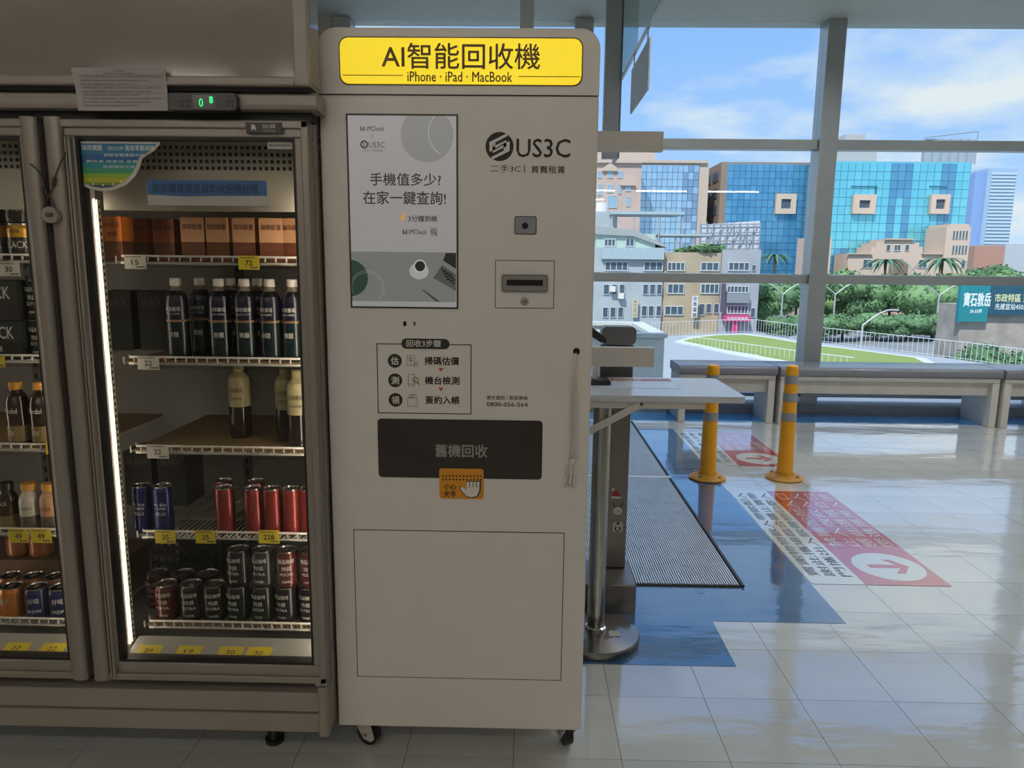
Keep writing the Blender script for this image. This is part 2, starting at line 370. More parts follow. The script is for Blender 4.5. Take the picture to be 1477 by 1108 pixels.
hd = [(MX0, zs+.0012)]+[q for q in P2 if q[1] > zs+.002][::-1]+[(MX1, zs+.0012)]
MB().prism(hd, 'y', MY, MY+.56, kb).build('header', K)
MB().box(MX0+.004, MX1-.004, MY+.004, MY+.55, zs-.002, zs+.002, dark).build('seam', K)
# lit sign
signm = mat('sign_yellow_lit', 'f0d400', .3, emit=.74, var=0); brown = mat('sign_lettering', '5a4306', .5, var=0)
x0, x1, z0, z1 = Mr(491, 55.5, 839, 122)
sg = MB().prism(rr(x0-.003, x1+.003, z0-.003, z1+.003, .022, 6), 'y', MY-.001, MY+.01, mat('sign_rim', '4a3d12', .5))
sg.prism(rr(x0, x1, z0, z1, .02, 6), 'y', MY-.003, MY+.01, signm); S = sg.build('sign', K)
t = MB(); a = Mr(551, 63, 779, 100); t.text('AI智能回收機', *a, MY-.0036, brown, .012)
a = Mr(588, 104, 739, 118.5); t.text('iPhone · iPad · MacBook', *a, MY-.0036, brown, .02)
for p in ((495, 108.5, 582, 109.7), (748, 110.5, 837, 111.7)):
    a = Mr(*p); t.flat([(a[0], a[2]), (a[1], a[2]), (a[1], a[3]), (a[0], a[3])], MY-.0036, brown)
t.build('lettering', S)
# screen
def em(name, c, e=.62): return mat(name, c, .25, emit=e, var=0)
x0, x1, z0, z1 = Mr(505, 167, 658.5, 442.5)
sc = MB().frame(x0-.004, x1+.004, z0-.004, z1+.004, .004, MY-.002, MY+.01, black).box(x0, x1, MY-.001, MY+.01, z0, z1, em('screen_white', '8f8d8e'))
SCN = sc.build('screen', K)
pic = MB(); y = MY-.0014; g1 = em('screen_grey', '7a7a7a'); g2 = em('screen_dark', '22221f', .5); g3 = em('screen_green', '24382f'); g4 = em('screen_photo', '6c6e6c'); g5 = em('screen_light', '9c9d9d')
def circ_clip(pxc, pyc, r, x0, x1, z0, z1):
    c = M(pxc, pyc); rr_ = r*(M(pxc+1, pyc)[0]-M(pxc, pyc)[0]); P = []
    for i in range(48):
        u = c[0]+rr_*cos(2*pi*i/48); v = c[1]+rr_*sin(2*pi*i/48); P.append((min(max(u, x0), x1), min(max(v, z0), z1)))
    return P
pic.flat(circ_clip(616, 195, 38, x0, x1, z0, z1), y, g1)
c = M(652, 192); pic.ring(c[0], c[1], .055, .057, y-.0002, g5, 20, 120, 240)
a = Mr(506.5, 363.5, 657.5, 435); pic.flat([(a[0], a[2]), (a[1], a[2]), (a[1], a[3]), (a[0], a[3])], y, g4)
pic.flat(circ_clip(505, 401, 26, a[0], a[1], a[2], a[3]), y-.0002, g3)
c = M(530, 415.5); pic.ring(c[0], c[1], .038, .0385, y-.0004, g5, 30, -40, 200); pic.ring(c[0], c[1], .042, .0425, y-.0004, g5, 30, -50, 175)
pic.build('picture', SCN); pic = MB()
c = M(604.5, 391); pic.flat(circ(c[0], c[1], .024, 24, .02), y-.0002, g5); c = M(606, 384); pic.flat(circ(c[0], c[1], .016), y-.0004, em('screen_cup', 'a8a9a8')); pic.flat(circ(c[0], c[1], .0125), y-.0006, g2)
pic.build('cup_image', SCN); pic = MB()
def Q(P_, yy, m): pic.flat([M(*p) for p in P_][::-1], yy, m)
Q([(643, 365), (658, 365), (658, 388), (639, 376)], y-.0002, g2); Q([(638, 382), (658, 396), (658, 420), (625, 401)], y-.0002, em('screen_laptop', '4a4b47'))
for i in range(4):
    for j in range(5):
        u, v = 637+i*4.2-j*1.6+j*3.6, 386+i*4.2*.0+j*5.0-i*0+i*2.6-j*1.2
        if u < 655: Q([(u, v), (u+3, v+1.6), (u+2, v+4.2), (u-1, v+2.6)], y-.0004, g2)
pic.build('laptop_image', SCN); pic = MB()
Q([(608.5, 418), (611, 418), (635, 435), (629, 435)], y-.0002, em('screen_pen', '3b3b38'))
pic.build('pen_image', SCN)
t = MB()
t.text('手機值多少?', *Mr(534, 250, 636, 268), y, g2, .014); t.text('在家一鍵查詢!', *Mr(524, 276, 643, 295), y, g2, .012)
t.build('headline', SCN); t = MB()
t.text('iMCheck', *Mr(529, 182, 554, 189), y, g2, .01); t.text('X', *Mr(536, 194.5, 539, 199), y, g2, 0); t.text('US3C', *Mr(532, 205, 555, 213), y, g2, 0)
t.text('二手3C | 買賣租賃', *Mr(522, 216, 552, 219), y, g2, 0)
c = M(525.5, 208.5); t.ring(c[0], c[1], .006, .0095, y, g2); t.text('S', *Mr(523.5, 206, 527.5, 211), y-.0002, g2, .02)
t.build('brand_lettering', SCN); t = MB()
t.text('3分鐘到帳', *Mr(589, 311, 631, 320), y, g2, .014); t.text('iMCheck', *Mr(590, 331, 616, 338), y, g2, .01)
for q in ((520, 182.5), (581, 331.5)):
    for k in range(3): a = Mr(q[0]+k*2.4, q[1]+(k % 2)*2, q[0]+1.5+k*2.4, q[1]+6.5); t.flat([(a[0], a[2]), (a[1], a[2]), (a[1], a[3]), (a[0], a[3])], y, g2)
t.flat([M(*p) for p in ((582, 308), (577.5, 316.5), (580.5, 316.5), (578.5, 322), (585, 313.5), (581.5, 313.5), (585.5, 308))], y, em('screen_orange', 'd58f25'))
a = Mr(620.5, 328, 631.5, 341); t.flat(rr(*a, .002), y, g1); c = M(625, 334); t.ring(c[0], c[1], .0035, .005, y-.0002, g2); t.flat([M(627, 336), M(629.5, 339.5), M(630.3, 338.5), M(628, 335.3)], y-.0002, g2)
t.build('lettering', SCN)
# logo and lettering on the face
lg = MB(); y = MY-.0006; c = M(720.5, 211.5); lg.flat(circ(c[0], c[1], .0335, 40), y, ink)
for flip in (1, -1):
    for P_ in (((-.024, -.012), (-.024, .010), (.0165, .030), (.0195, .0245), (-.0155, .0068), (-.0155, -.0095)),
               ((-.0155, -.0005), (-.0155, -.0095), (.010, .004), (.010, -.010), (.0165, -.007), (.0165, .015))):
        q = [(c[0]+flip*u, c[1]+flip*v) for u, v in P_]
        lg.flat(q[::-1], y-.0004, kb)
lg.text('US3C', *Mr(745, 200.5, 822.5, 227), y, ink, .012)
lg.text('二手3C', *Mr(707, 238, 751, 248.5), y, ink, 0); lg.text('|', *Mr(755.8, 238, 757, 249), y, ink, 0); lg.text('買賣租賃', *Mr(766, 239.5, 815, 250), y, ink, .006)
lg.build('logo_print', K)
# camera plate, card reader
cp = Mr(742, 312, 774, 338.5); cpm = mat('camera_plate', '83848a', .35, var=.03)
o = MB().prism(rr(*cp, .005), 'y', MY-.002, MY+.004, black).prism(rr(cp[0]+.0022, cp[1]-.0022, cp[2]+.0022, cp[3]-.0022, .004), 'y', MY-.003, MY+.004, cpm).build('camera_plate', K)
c = M(757.3, 326); MB().cyl((c[0], MY-.006, c[1]), (c[0], MY, c[1]), .0075, n=20, m=mat('lens', '12131c', .1)).build('lens', o)
cr_ = Mr(714, 375.5, 799.5, 445)
o = MB().frame(cr_[0], cr_[1], cr_[2], cr_[3], .0018, MY-.0006, MY+.004, mat('panel_gap', '3a352f', .7)).box(cr_[0]+.0018, cr_[1]-.0018, MY-.0012, MY+.004, cr_[2]+.0018, cr_[3]-.0018, kb).build('reader_panel', K)
a = Mr(723.5, 396, 790, 421); bz = mat('bezel_grey', '6f6c69', .35)
MB().prism(rr(*a, .006), 'y', MY-.009, MY, bz).prism(rr(a[0]+.004, a[1]-.004, a[2]+.004, a[3]-.004, .005), 'y', MY-.011, MY, mat('bezel_light', '85827e', .3)).build('bezel', o, bevel=.001)
a = Mr(731, 403.5, 783, 412); MB().box(a[0], a[1], MY-.0116, MY, a[2], a[3], dark).build('card_slot', o)
c = M(756.5, 435); MB().cyl((c[0], MY-.006, c[1]), (c[0], MY, c[1]), .0098, n=20, m=chrome).box(c[0]-.0015, c[0]+.0045, MY-.0066, MY-.005, c[1]-.001, c[1]+.001, dark).build('lock', o)
for px, r_, m in ((584, .004, dark), (598, .0033, bz)):
    c = M(px, 467); MB().prism(rr(c[0]-r_, c[0]+r_, c[1]-r_*1.6, c[1]+r_*1.6, r_*.9), 'y', MY-.001, MY+.002, m).build('sensor', K)
# three-step sticker
a = Mr(544, 496, 680, 597); st = MB(); y = MY-.0008; stk = mat('sticker_film', 'd8d0c8', .3, var=.01); green = mat('sticker_dark_green', '1c211a', .5, var=0); pink = mat('sticker_red', 'b0493f', .5, var=0)
st.box(a[0]-.004, MX1-.115, MY-.0005, MY, a[2]-.004, a[3]+.018, stk)
st.frame(*a, .0024, y, MY, ink); b = Mr(579, 488.5, 648.5, 503.5); st.prism(rr(*b, .0125, 6), 'y', y-.0004, MY, green)
st.text('回收3步驟', *Mr(586.5, 490.5, 636, 500.5), y-.001, stk, .01)
for k, (ch, tt) in enumerate((('估', '掃碼估價'), ('測', '機台檢測'), ('領', '簽約入帳'))):
    yy = 520.5+k*28.2; xx = 569.5+k*.6; c = M(xx, yy); st.flat(circ(c[0], c[1], .0178, 28), y, green)
    st.text(ch, *Mr(xx-5.5, yy-5.5, xx+5.5, yy+5.5), y-.0004, stk, .02)
    st.text(tt, *Mr(612.5+k*.6, yy-5.5, 662+k*.4, yy+6), y, ink, .03)
    if k < 2: st.flat([M(632, yy+10.5), M(636, yy+16), M(640, yy+10.5)][::-1], y, pink)
def strip(P_, wd=.0011, m=ink):
    for (u0, v0), (u1, v1) in zip(P_[:-1], P_[1:]):
        A = Vector(M(u0, v0)); B = Vector(M(u1, v1)); d = (B-A).normalized()*wd; n_ = Vector((-d.y, d.x))
        q = [A-d*.5-n_*.5, B+d*.5-n_*.5, B+d*.5+n_*.5, A-d*.5+n_*.5]; st.flat([tuple(v) for v in q], y, m)
strip([(587, 513), (598, 513), (598, 527), (587, 527), (587, 513)]); strip([(589, 517), (596, 517)]); strip([(589, 520.5), (596, 520.5)]); strip([(592.5, 514), (592.5, 527)])
strip([(598, 523), (602, 523), (602, 528), (597, 528), (598, 523)])
strip([(589, 540), (598, 540), (598, 557), (589, 557), (589, 540)]); strip([(589, 554), (598, 554)]); c = M(599.5, 548); st.ring(c[0], c[1], .006, .0075, y-.0002, ink); strip([(602, 551.5), (604.5, 554.5)], .0022); strip([(597.5, 548), (599, 550), (602, 546)])
strip([(588, 574), (602, 574), (602, 586), (588, 586), (588, 574)]); strip([(589, 574), (592, 569), (599, 569), (601, 574)]); strip([(598, 582), (600, 582)]); c = M(594.5, 571); st.ring(c[0], c[1], .0035, .0047, y-.0002, ink)
st.text('更多資訊 / 客服專線', *Mr(702, 571, 761, 577), y, ink, .008); st.text('0800-056-564', *Mr(702, 580.5, 761, 586.5), y, ink, .03)
st.build('step_sticker', K)
# deposit flap and pinch warning
a = Mr(546.5, 606.5, 781, 689); fl = MB().prism(rr(a[0]-.002, a[1]+.002, a[2]-.002, a[3]+.002, .01), 'y', MY-.001, MY+.004, black)
fl.prism(rr(*a, .008), 'y', MY-.003, MY+.004, mat('smoked_acrylic', '2e2a25', .22, var=.12, vscale=7)); FL = fl.build('deposit_flap', K)
MB().text('舊機回收', *Mr(628, 641, 703, 659), MY-.0036, mat('flap_lettering', '8d8983', .5, var=0), .02).build('lettering', FL)
a = Mr(634, 675.5, 697.5, 719); org = mat('warning_orange', 'd08a17', .45, var=.03); y = MY-.0052
wn = MB().prism(rr(*a, .007), 'y', MY-.0045, MY-.0005, org)
for k in range(12):
    for v in (686, 691): c = M(639+k*5, v); wn.flat(circ(c[0], c[1], .0024, 8), y, ink)
wn.text('小心', *Mr(640.5, 697, 658, 705.5), y, ink, .02); wn.text('夾手', *Mr(640.5, 707.5, 658, 716.5), y, ink, .02)
HP = [(673, 694), (673, 706), (669, 703), (665.5, 701), (664.5, 704), (668, 709), (673, 714.5), (680, 716.5), (688, 714.5), (691.5, 707), (692, 694)]
cq = [M(*p) for p in HP]; cc = (sum(p[0] for p in cq)/11, sum(p[1] for p in cq)/11)
wn.flat([(cc[0]+(p[0]-cc[0])*1.13, cc[1]+(p[1]-cc[1])*1.1) for p in cq][::-1], y, ink); wn.flat(cq[::-1], y-.0004, mat('glove_white', 'dcd5cc', .5))
for u in (677.5, 682.5, 687.5): p = M(u, 693); q = M(u, 702); wn.flat([(p[0]-.001, q[1]), (p[0]+.001, q[1]), (p[0]+.001, p[1]), (p[0]-.001, p[1])], y-.0006, ink)
wn.build('warning_sticker', K)
# hatch
a = Mr(512.5, 766, 812, 979); o = MB().frame(*a, .0022, MY-.0005, MY+.004, mat('panel_gap', '3a352f', .7)).box(a[0]+.0022, a[1]-.0022, MY-.0009, MY+.004, a[2]+.0022, a[3]-.0022, kb).build('lower_hatch', K)
# cables
c = M(831.5, 507); MB().cyl((c[0], MY-.0012, c[1]), (c[0], MY+.004, c[1]), .0088, n=20, m=dark).build('cable_hole', K)
cab = mat('cable_white', 'cfc9c2', .45, var=.02)
for k, (dx, yb, tip) in enumerate(((-7, 690, -11), (-2.5, 688, -4.5), (3, 690, 0))):
    A = M(831, 507); pts = [Vector((A[0]+.001*k, MY+.003, A[1]))]
    for f_, v in ((-.4, 516), (.5, 545), (.9, 600), (1, 650), (1.0, 664), (1.0, 672), (1.15, yb)):
        q = M(831-3+dx*f_*.8+(tip-dx*.8 if v > 670 else 0), v); pts.append(Vector((q[0], MY-.008, q[1])))
    cb = MB().tube(pts, .0021, 6, cab).build('cable', K)
    e_ = pts[-1]; MB().cyl(e_+Vector((0, 0, .008)), e_-Vector((.002, 0, .016)), .0042, n=8, m=cab).cyl(e_-Vector((.002, 0, .016)), e_-Vector((.002, 0, .021)), .0024, n=6, m=steel).build('plug', cb)
    q = M(831-3+dx*.8, 664); MB().cyl((q[0], MY-.008, q[1]+.006), (q[0], MY-.008, q[1]-.006), .005, n=8, m=cab).build('splitter', cb)
# casters
def caster(x, y, ang, m1):
    R_ = .034; o = MB(); o.cyl((x, y, .088), (x, y, .0965), .022, n=16, m=m1)
    dx, dy = cos(ang), sin(ang); cx, cy = x-dx*.02, y-dy*.02; n_ = Vector((-dy, dx, 0))
    for s in (-1, 1):
        b = Vector((cx, cy, 0))+n_*s*.015
        V = [b+Vector((dx*u, dy*u, v)) for u, v in ((-.03, .03), (-.02, .018), (.006, .02), (.034, .06), (.034, .088), (-.012, .088))]
        o.add(V, [tuple(range(6))], m1); o.add([v+n_*s*.003 for v in V], [tuple(range(6))], m1)
        o.add(V+[v+n_*s*.003 for v in V], [(i, (i+1) % 6, 6+(i+1) % 6, 6+i) for i in range(6)], m1)
    o.cyl((cx+n_.x*.012+0, cy+n_.y*.012, .086), (cx-n_.x*.012, cy-n_.y*.012, .086), .012, n=8, m=m1)
    O = o.build('caster', K, org=(x, y, 0))
    w_ = Vector((cx, cy, R_)); MB().cyl(w_-n_*.0115, w_+n_*.0115, R_, n=20, m=black).build('wheel', O)
    MB().cyl(w_-n_*.0195, w_+n_*.0195, .006, n=8, m=steel).build('axle', O)
cast = mat('caster_grey', 'c3bbb1', .4)
caster(MX0+.05, MY+.075, 2.7, cast); caster(MX1-.03, MY+.065, -1.25, cast); caster(MX0+.06, MY+.50, 1.2, cast); caster(MX1-.06, MY+.50, .4, cast)
for v in (195, 211, 224):
    z = M(468, v)[1]; MB().cyl((MX0-.002, MY+.004, z-.008), (MX0-.002, MY+.004, z+.008), .003, n=8, m=black).build('hinge', K)
# ------------------------------------------------------------------ glass-door drinks fridge
FY = 1.73
fr = mat('fridge_steel', '8f867d', .33, var=.03, vscale=5); frd = mat('fridge_door_aluminium', '8b8279', .36, .25, var=.04, stretch=(1, 1, .2))
canm = mat('fridge_canopy_panel', '82796f', .09, var=.02, coat=.3); inn = mat('fridge_liner', '8d8c86', .45, var=.04); rub = mat('door_gasket', '13110f', .6)
FR = thing('drinks_fridge', 'grey two-door glass drinks fridge filled with bottles and cans', 'fridge', (-1.16, 2.05, 0))
FX0, FX1 = -1.86, -.503
MB().box(FX1-.03, FX1, FY+.04, 2.38, .12, 1.86, fr).build('side_panel', FR, bevel=.004)
MB().box(FX0, FX0+.03, FY+.04, 2.38, .12, 1.86, fr).build('side_panel', FR, bevel=.004)
MB().box(FX0+.03, FX1-.03, 2.35, 2.38, .12, 1.86, inn).build('back_panel', FR)
MB().box(FX0+.03, FX1-.03, FY+.04, 2.35, 1.69, 1.86, fr).build('top_panel', FR)
MB().box(FX0+.03, FX1-.03, FY+.06, 2.35, .12, .285, inn).build('floor_pan', FR)
cn = MB().box(FX0, -.485, 1.68, 1.77, 1.735, 2.12, canm).build('canopy', FR, bevel=.012)
MB().box(-.52, -.486, 1.677, 1.70, 1.737, 2.11, fr).build('end_trim', cn, bevel=.004)
MB().box(FX0, -.52, 1.677, 1.70, 1.737, 1.757, fr).build('lower_trim', cn, bevel=.004)
MB().box(FX0, -.49, 1.69, 1.775, 1.727, 1.736, dark).build('shadow_gap', FR)
MB().prism([(1.705, 1.692), (1.70, 1.70), (1.70, 1.722), (1.706, 1.729), (1.775, 1.729), (1.775, 1.69)], 'x', FX0, -.478, fr).build('control_rail', FR, bevel=.002)
MB().box(FX0, -.50, 1.735, 1.775, 1.672, 1.693, rub).build('header_gap', FR)
# controller
def Fp(px, py, Y=FY): p = at(px, py, Y); return p.x, p.z
def Fr(px0, py0, px1, py1, Y=FY):
    a = at((px0+px1)/2, py0, Y); b = at((px0+px1)/2, py1, Y); l = at(px0, (py0+py1)/2, Y); r = at(px1, (py0+py1)/2, Y); return l.x, r.x, b.z, a.z
a = Fr(245, 135, 343, 160, 1.69); CT = MB().prism(rr(*a, .009), 'y', 1.682, 1.71, mat('controller_case', '201f1d', .35)).build('controller', FR, bevel=.001)
a = Fr(279, 137.5, 312, 158, 1.685); MB().box(a[0], a[1], 1.681, 1.69, a[2], a[3], mat('display_black', '060807', .2)).build('display', CT)
led = mat('led_green', '1fd774', emit=1.6, var=0)
MB().text('0', *Fr(287, 142, 293, 154, 1.681), 1.6806, led, 0).text('8', *Fr(302, 139, 307, 149, 1.681), 1.6806, led, .03).build('digits', CT)
for px in (258, 266, 323, 331):
    for py in (143, 150): a = Fr(px, py, px+5, py+3.5, 1.682); MB().box(a[0], a[1], 1.6805, 1.685, a[2], a[3], mat('button_grey', '3a3937', .5)).build('button', CT)
# paper notice on the rail
pap = mat('paper', 'aaa3a3', .8, var=.03)
A, B, C_, D_ = [at(x, y, Y) for x, y, Y in ((113, 159.5, 1.694), (242, 159.5, 1.694), (238, 98.5, 1.664), (102, 97.5, 1.664))]
o = MB(); mid1 = A.lerp(D_, .48)+Vector((0, .004, 0)); mid2 = B.lerp(C_, .48)+Vector((0, .004, 0)); d_ = Vector((0, .0008, 0))
V = [A, B, mid2, mid1, C_, D_]; V += [v+d_ for v in V]
o.add(V, [(0, 1, 2, 3), (3, 2, 4, 5), (9, 8, 7, 6), (11, 10, 8, 9), (0, 6, 7, 1), (1, 7, 8, 2), (2, 8, 10, 4), (4, 10, 11, 5), (5, 11, 9, 3), (3, 9, 6, 0)], pap)
grey = mat('faint_print', '5f595c', .8, var=0)
def pm(u, v):                                        # u,v in 0..1 on the sheet
    p = (A.lerp(B, u).lerp(mid1.lerp(mid2, u), v/.48) if v < .48 else mid1.lerp(mid2, u).lerp(D_.lerp(C_, u), (v-.48)/.52)); return p+Vector((0, -.0006, 0))
o.text('夜不關機', .44, .56, .91, .96, 0, grey, .02, fn=pm); o.text('營業時間內 請勿關閉電源開關', .34, .66, .86, .89, 0, grey, 0, fn=pm)
for k in range(9):
    v = .78-k*.085; o.text(''.join(random.choice(CH) for _ in range(26)), .07, .95-(k % 3)*.13, v, v+.04, 0, grey, 0, fn=pm)
    if k in (0, 3, 5): o.face([pm(.05, v+.055), pm(.97, v+.055), pm(.97, v+.062), pm(.05, v+.062)], grey)
o.build('paper_notice', label='creased white printed sheet taped above the fridge door', cat='paper')
# doors
fg = glass('fridge_glass', (.86, .86, .85), 1.5, boost=1.0)
def door(x0, x1, hx0, hx1, gx0_, gx1_, z0, z1, gz0, gz1):
    d = MB()
    d.box(x0, x1, FY, FY+.035, gz1, z1, frd); d.box(x0, x1, FY, FY+.035, z0, gz0, frd)
    d.box(x0, gx0_, FY, FY+.035, gz0, gz1, frd); d.box(gx1_, x1, FY, FY+.035, gz0, gz1, frd)
    d.box(x0, x1, FY-.008, FY, z1-.018, z1, frd); d.box(x0, x1, FY-.008, FY, z0, z0+.018, frd)
    if x1 > -.6: d.box(x1-.018, x1, FY-.008, FY, z0, z1, frd)
    O = d.build('door', FR, bevel=.003)
    MB().frame(gx0_-.001, gx1_+.001, gz0-.001, gz1+.001, .007, FY+.004, FY+.035, rub).build('gasket', O)
    hd_ = [(hx0, FY-.004), (hx0+.004, FY-.011), (hx0+.012, FY-.014), (hx1-.012, FY-.014), (hx1-.004, FY-.011), (hx1, FY-.004), (hx1, FY), (hx0, FY)]
    MB().prism(hd_[::-1], 'z', z0, z1+.004, frd, True).build('handle_stile', O)
    MB().box(gx0_, gx1_, FY+.014, FY+.018, gz0, gz1, fg).build('glass_pane', O); return O
DR = door(-1.121, -.506, -1.121, -1.079, -1.056, -.541, .262, 1.672, .309, 1.635)
DL = door(-1.835, -1.137, -1.177, -1.137, -1.80, -1.186, .262, 1.672, .309, 1.635)
MB().box(-1.066, -1.060, FY-.012, FY, .27, 1.63, frd).box(-1.074, -1.070, FY-.01, FY, .27, 1.63, frd).build('bead', DR)
MB().box(-1.139, -1.119, FY+.036, FY+.049, .262, 1.672, dark).build('door_gap', FR)
# stickers on the right door
y = FY+.0135
st = MB(); a = Fr(108, 203, 229, 275); w_, h_ = a[1]-a[0], a[3]-a[2]
out = [(0, .12), (0, 1), (1, 1), (.99, .93), (.9, .80), (.78, .68), (.74, .5), (.68, .32), (.56, .13), (.40, .02), (.25, .0), (.12, .04)]
c2 = [(.035, .18), (.035, .96), (.955, .96), (.93, .90), (.86, .80), (.735, .68), (.69, .5), (.63, .34), (.52, .18), (.38, .08), (.25, .06), (.13, .1)]
st.flat([(a[0]+u*w_, a[2]+v*h_) for u, v in out], y, mat('label_rim', 'b9b4ac', .4))
def band(v0, v1, m):
    P_ = []; n = len(c2)
    for (f0, f1) in ((0, 0),):
        poly = c2
        for lo, sgn in ((v0, 1), (v1, -1)):
            q = []
            for i in range(len(poly)):
                A_, B_ = poly[i], poly[(i+1) % len(poly)]; ia, ib = sgn*(A_[1]-lo) >= 0, sgn*(B_[1]-lo) >= 0
                if ia: q.append(A_)
                if ia != ib: t_ = (lo-A_[1])/(B_[1]-A_[1]); q.append((A_[0]+t_*(B_[0]-A_[0]), lo))
            poly = q
        P_ = poly
    if len(P_) > 2: st.flat([(a[0]+u*w_, a[2]+v*h_) for u, v in P_], y-.0003, m)
for v0, v1, cc_ in ((.74, 1, '0e6a8c'), (.58, .74, '11568f'), (.46, .58, '1f7f86'), (.36, .46, '2f8a5a'), (.27, .36, '7fa32a'), (.17, .27, 'a8a51f'), (.12, .17, '5f7f28'), (0, .12, '4a2f58')): band(v0, v1, mat('label_'+cc_, cc_, .4, var=.08))
lw = mat('label_lettering', 'cfd6d2', .5, var=0)
for tt, u0, u1, v0, v1 in (('採用德國', .06, .30, .82, .93), ('SECOP', .37, .56, .83, .90), ('高效率壓縮機', .58, .93, .82, .93), ('節能省電環保冷媒', .32, .8, .70, .76), ('壽命長 噪音低 省電', .1, .72, .58, .63), ('新型環保冷煤', .3, .68, .47, .52)):
    st.text(tt, a[0]+u0*w_, a[0]+u1*w_, a[2]+v0*h_, a[2]+v1*h_, y-.0007, lw, .012)
for u, v in ((.16, .14), (.28, .12), (.4, .14), (.5, .2)): st.flat(circ(a[0]+u*w_, a[2]+v*h_, .0024, 8), y-.0006, lw)
st.build('energy_label', DR)
a = Fr(208, 259, 382, 283); b = Fr(208, 259, 385, 296)
st = MB().flat([(b[0], b[2]), (b[1], b[2]), (b[1], b[3]), (b[0], b[3])], y, mat('clear_strip', 'a19d96', .35)).flat([(a[0], a[2]+.004), (a[0]+.09, a[2]), (a[1]-.1, a[2]+.002), (a[1], a[2]+.003), (a[1], a[3]), (a[0], a[3])], y-.0003, mat('blue_tape', '1f5384', .45, var=.06))
st.text('如欲購買請至自助收銀機結帳', a[0]+.012, a[1]-.02, a[2]+.008, a[3]-.008, y-.0006, mat('tape_ink', '0b2038', .6), .004); st.build('blue_notice', DR)
a = Fr(383, 203, 419, 214); MB().flat(rr(*a, .002), y, mat('tiny_label', 'aaa79f', .4)).text('節能標章認證', a[0]+.004, a[1]-.004, a[2]+.006, a[3]-.006, y-.0004, ink, 0).build('small_label', DR)
a = Fr(357, 178, 408.5, 193, FY); pl = MB().box(a[0], a[1], FY-.0105, FY-.004, a[2], a[3], black); sv = mat('plate_silver', 'b9b5ae', .4, var=0)
pl.text('裕興', a[0]+.038, a[1]-.014, a[2]+.010, a[3]-.004, FY-.011, sv, .01).text('Yu Shing', a[0]+.04, a[1]-.016, a[2]+.002, a[2]+.007, FY-.011, sv, 0)
pl.flat([(a[0]+.012, a[2]+.005), (a[0]+.018, a[2]+.008), (a[0]+.024, a[2]+.005), (a[0]+.022, a[3]-.006), (a[0]+.013, a[3]-.004)], FY-.011, sv).build('name_plate', DR)
# plinth, feet, hinge
MB().box(FX0, -.53, FY+.055, FY+.08, .215, .265, dark).build('kick_recess', FR)
MB().box(FX0, -.532, FY+.005, FY+.06, .172, .228, fr).build('plinth_band', FR, bevel=.003)
MB().box(FX0, -.532, FY-.002, FY+.06, .118, .170, fr).build('plinth_band', FR, bevel=.003)
MB().prism(rr(-.533, -.506, FY-.006, FY+.06, .008), 'z', .108, .25, fr, True).build('plinth_post', FR)
MB().box(-.54, -.508, FY, FY+.05, .25, .262, steel).build('hinge', FR, bevel=.003)
for x in (-.70, -1.70):
    for y_ in (FY+.125, 2.3): MB().cyl((x, y_, 0), (x, y_, .12), .018, n=12, m=black).cyl((x, y_, 0), (x, y_, .012), .026, n=12, m=black).build('foot', FR)
# interior: middle post, light strips, vents
post = mat('interior_post', 'c9c0b0', .45); strip_l = mat('interior_led', 'fff1dc', emit=26, var=0)
MB().box(-1.182, -1.077, FY+.05, FY+.10, .29, 1.69, post).build('middle_post', FR)
MB().box(-1.0775, -1.0755, FY+.091, FY+.095, .31, 1.50, strip_l).build('light_strip', FR)
MB().box(-1.185, -1.182, FY+.088, FY+.095, .31, 1.50, strip_l).build('light_strip', FR)
for xs in (-.541, -1.80): MB().box(xs, xs+.003, FY+.075, FY+.09, .31, 1.50, strip_l).build('light_strip', FR)
slot = MB()
for k in range(70): slot.box(-1.0762, -1.072, FY+.104, FY+.110, .32+k*.0168, .328+k*.0168, dark)
MB().box(-1.0765, -1.073, FY+.10, FY+.114, .31, 1.5, post).build('shelf_standard', FR); slot.build('standard_slots', FR, kind='stuff')
for xa, xb in ((-1.062, -.54), (-1.79, -1.187)):
    v = MB().box(xa, xb, 1.84, 1.85, 1.475, 1.69, mat('vent_panel', 'b9b1a2', .45)); zt = 1.632
    O = v.build('vent_panel', FR); v = MB(); x = xa+.012
    while x < xb-.01:
        for k in range(4): v.box(x, x+.0078, 1.8385, 1.842, zt-k*.0165-.008, zt-k*.0165, dark)
        x += .0148
    v.build('vent_slots', O, kind='stuff')
for x in (-.93, -.72, -1.4, -1.62): 
    st = MB().box(x-.012, x+.012, 2.335, 2.35, .3, 1.47, mat('rear_standard', '5f5d58', .5))
    for k in range(28): st.box(x-.004, x+.004, 2.3335, 2.336, .32+k*.04, .338+k*.04, dark)
    st.build('rear_standard', FR)
wire = mat('white_wire', 'c4c1b8', .4); board = mat('shelf_board', '7a5f3c', .6, var=.12, vscale=9)
SZ = (1.345, 1.083, .842, .602, .338)
TAG = {}
tagw = mat('tag_white', 'bdb8ac', .6, var=.02); tagy = mat('tag_yellow', 'c7b31c', .55, var=.03)
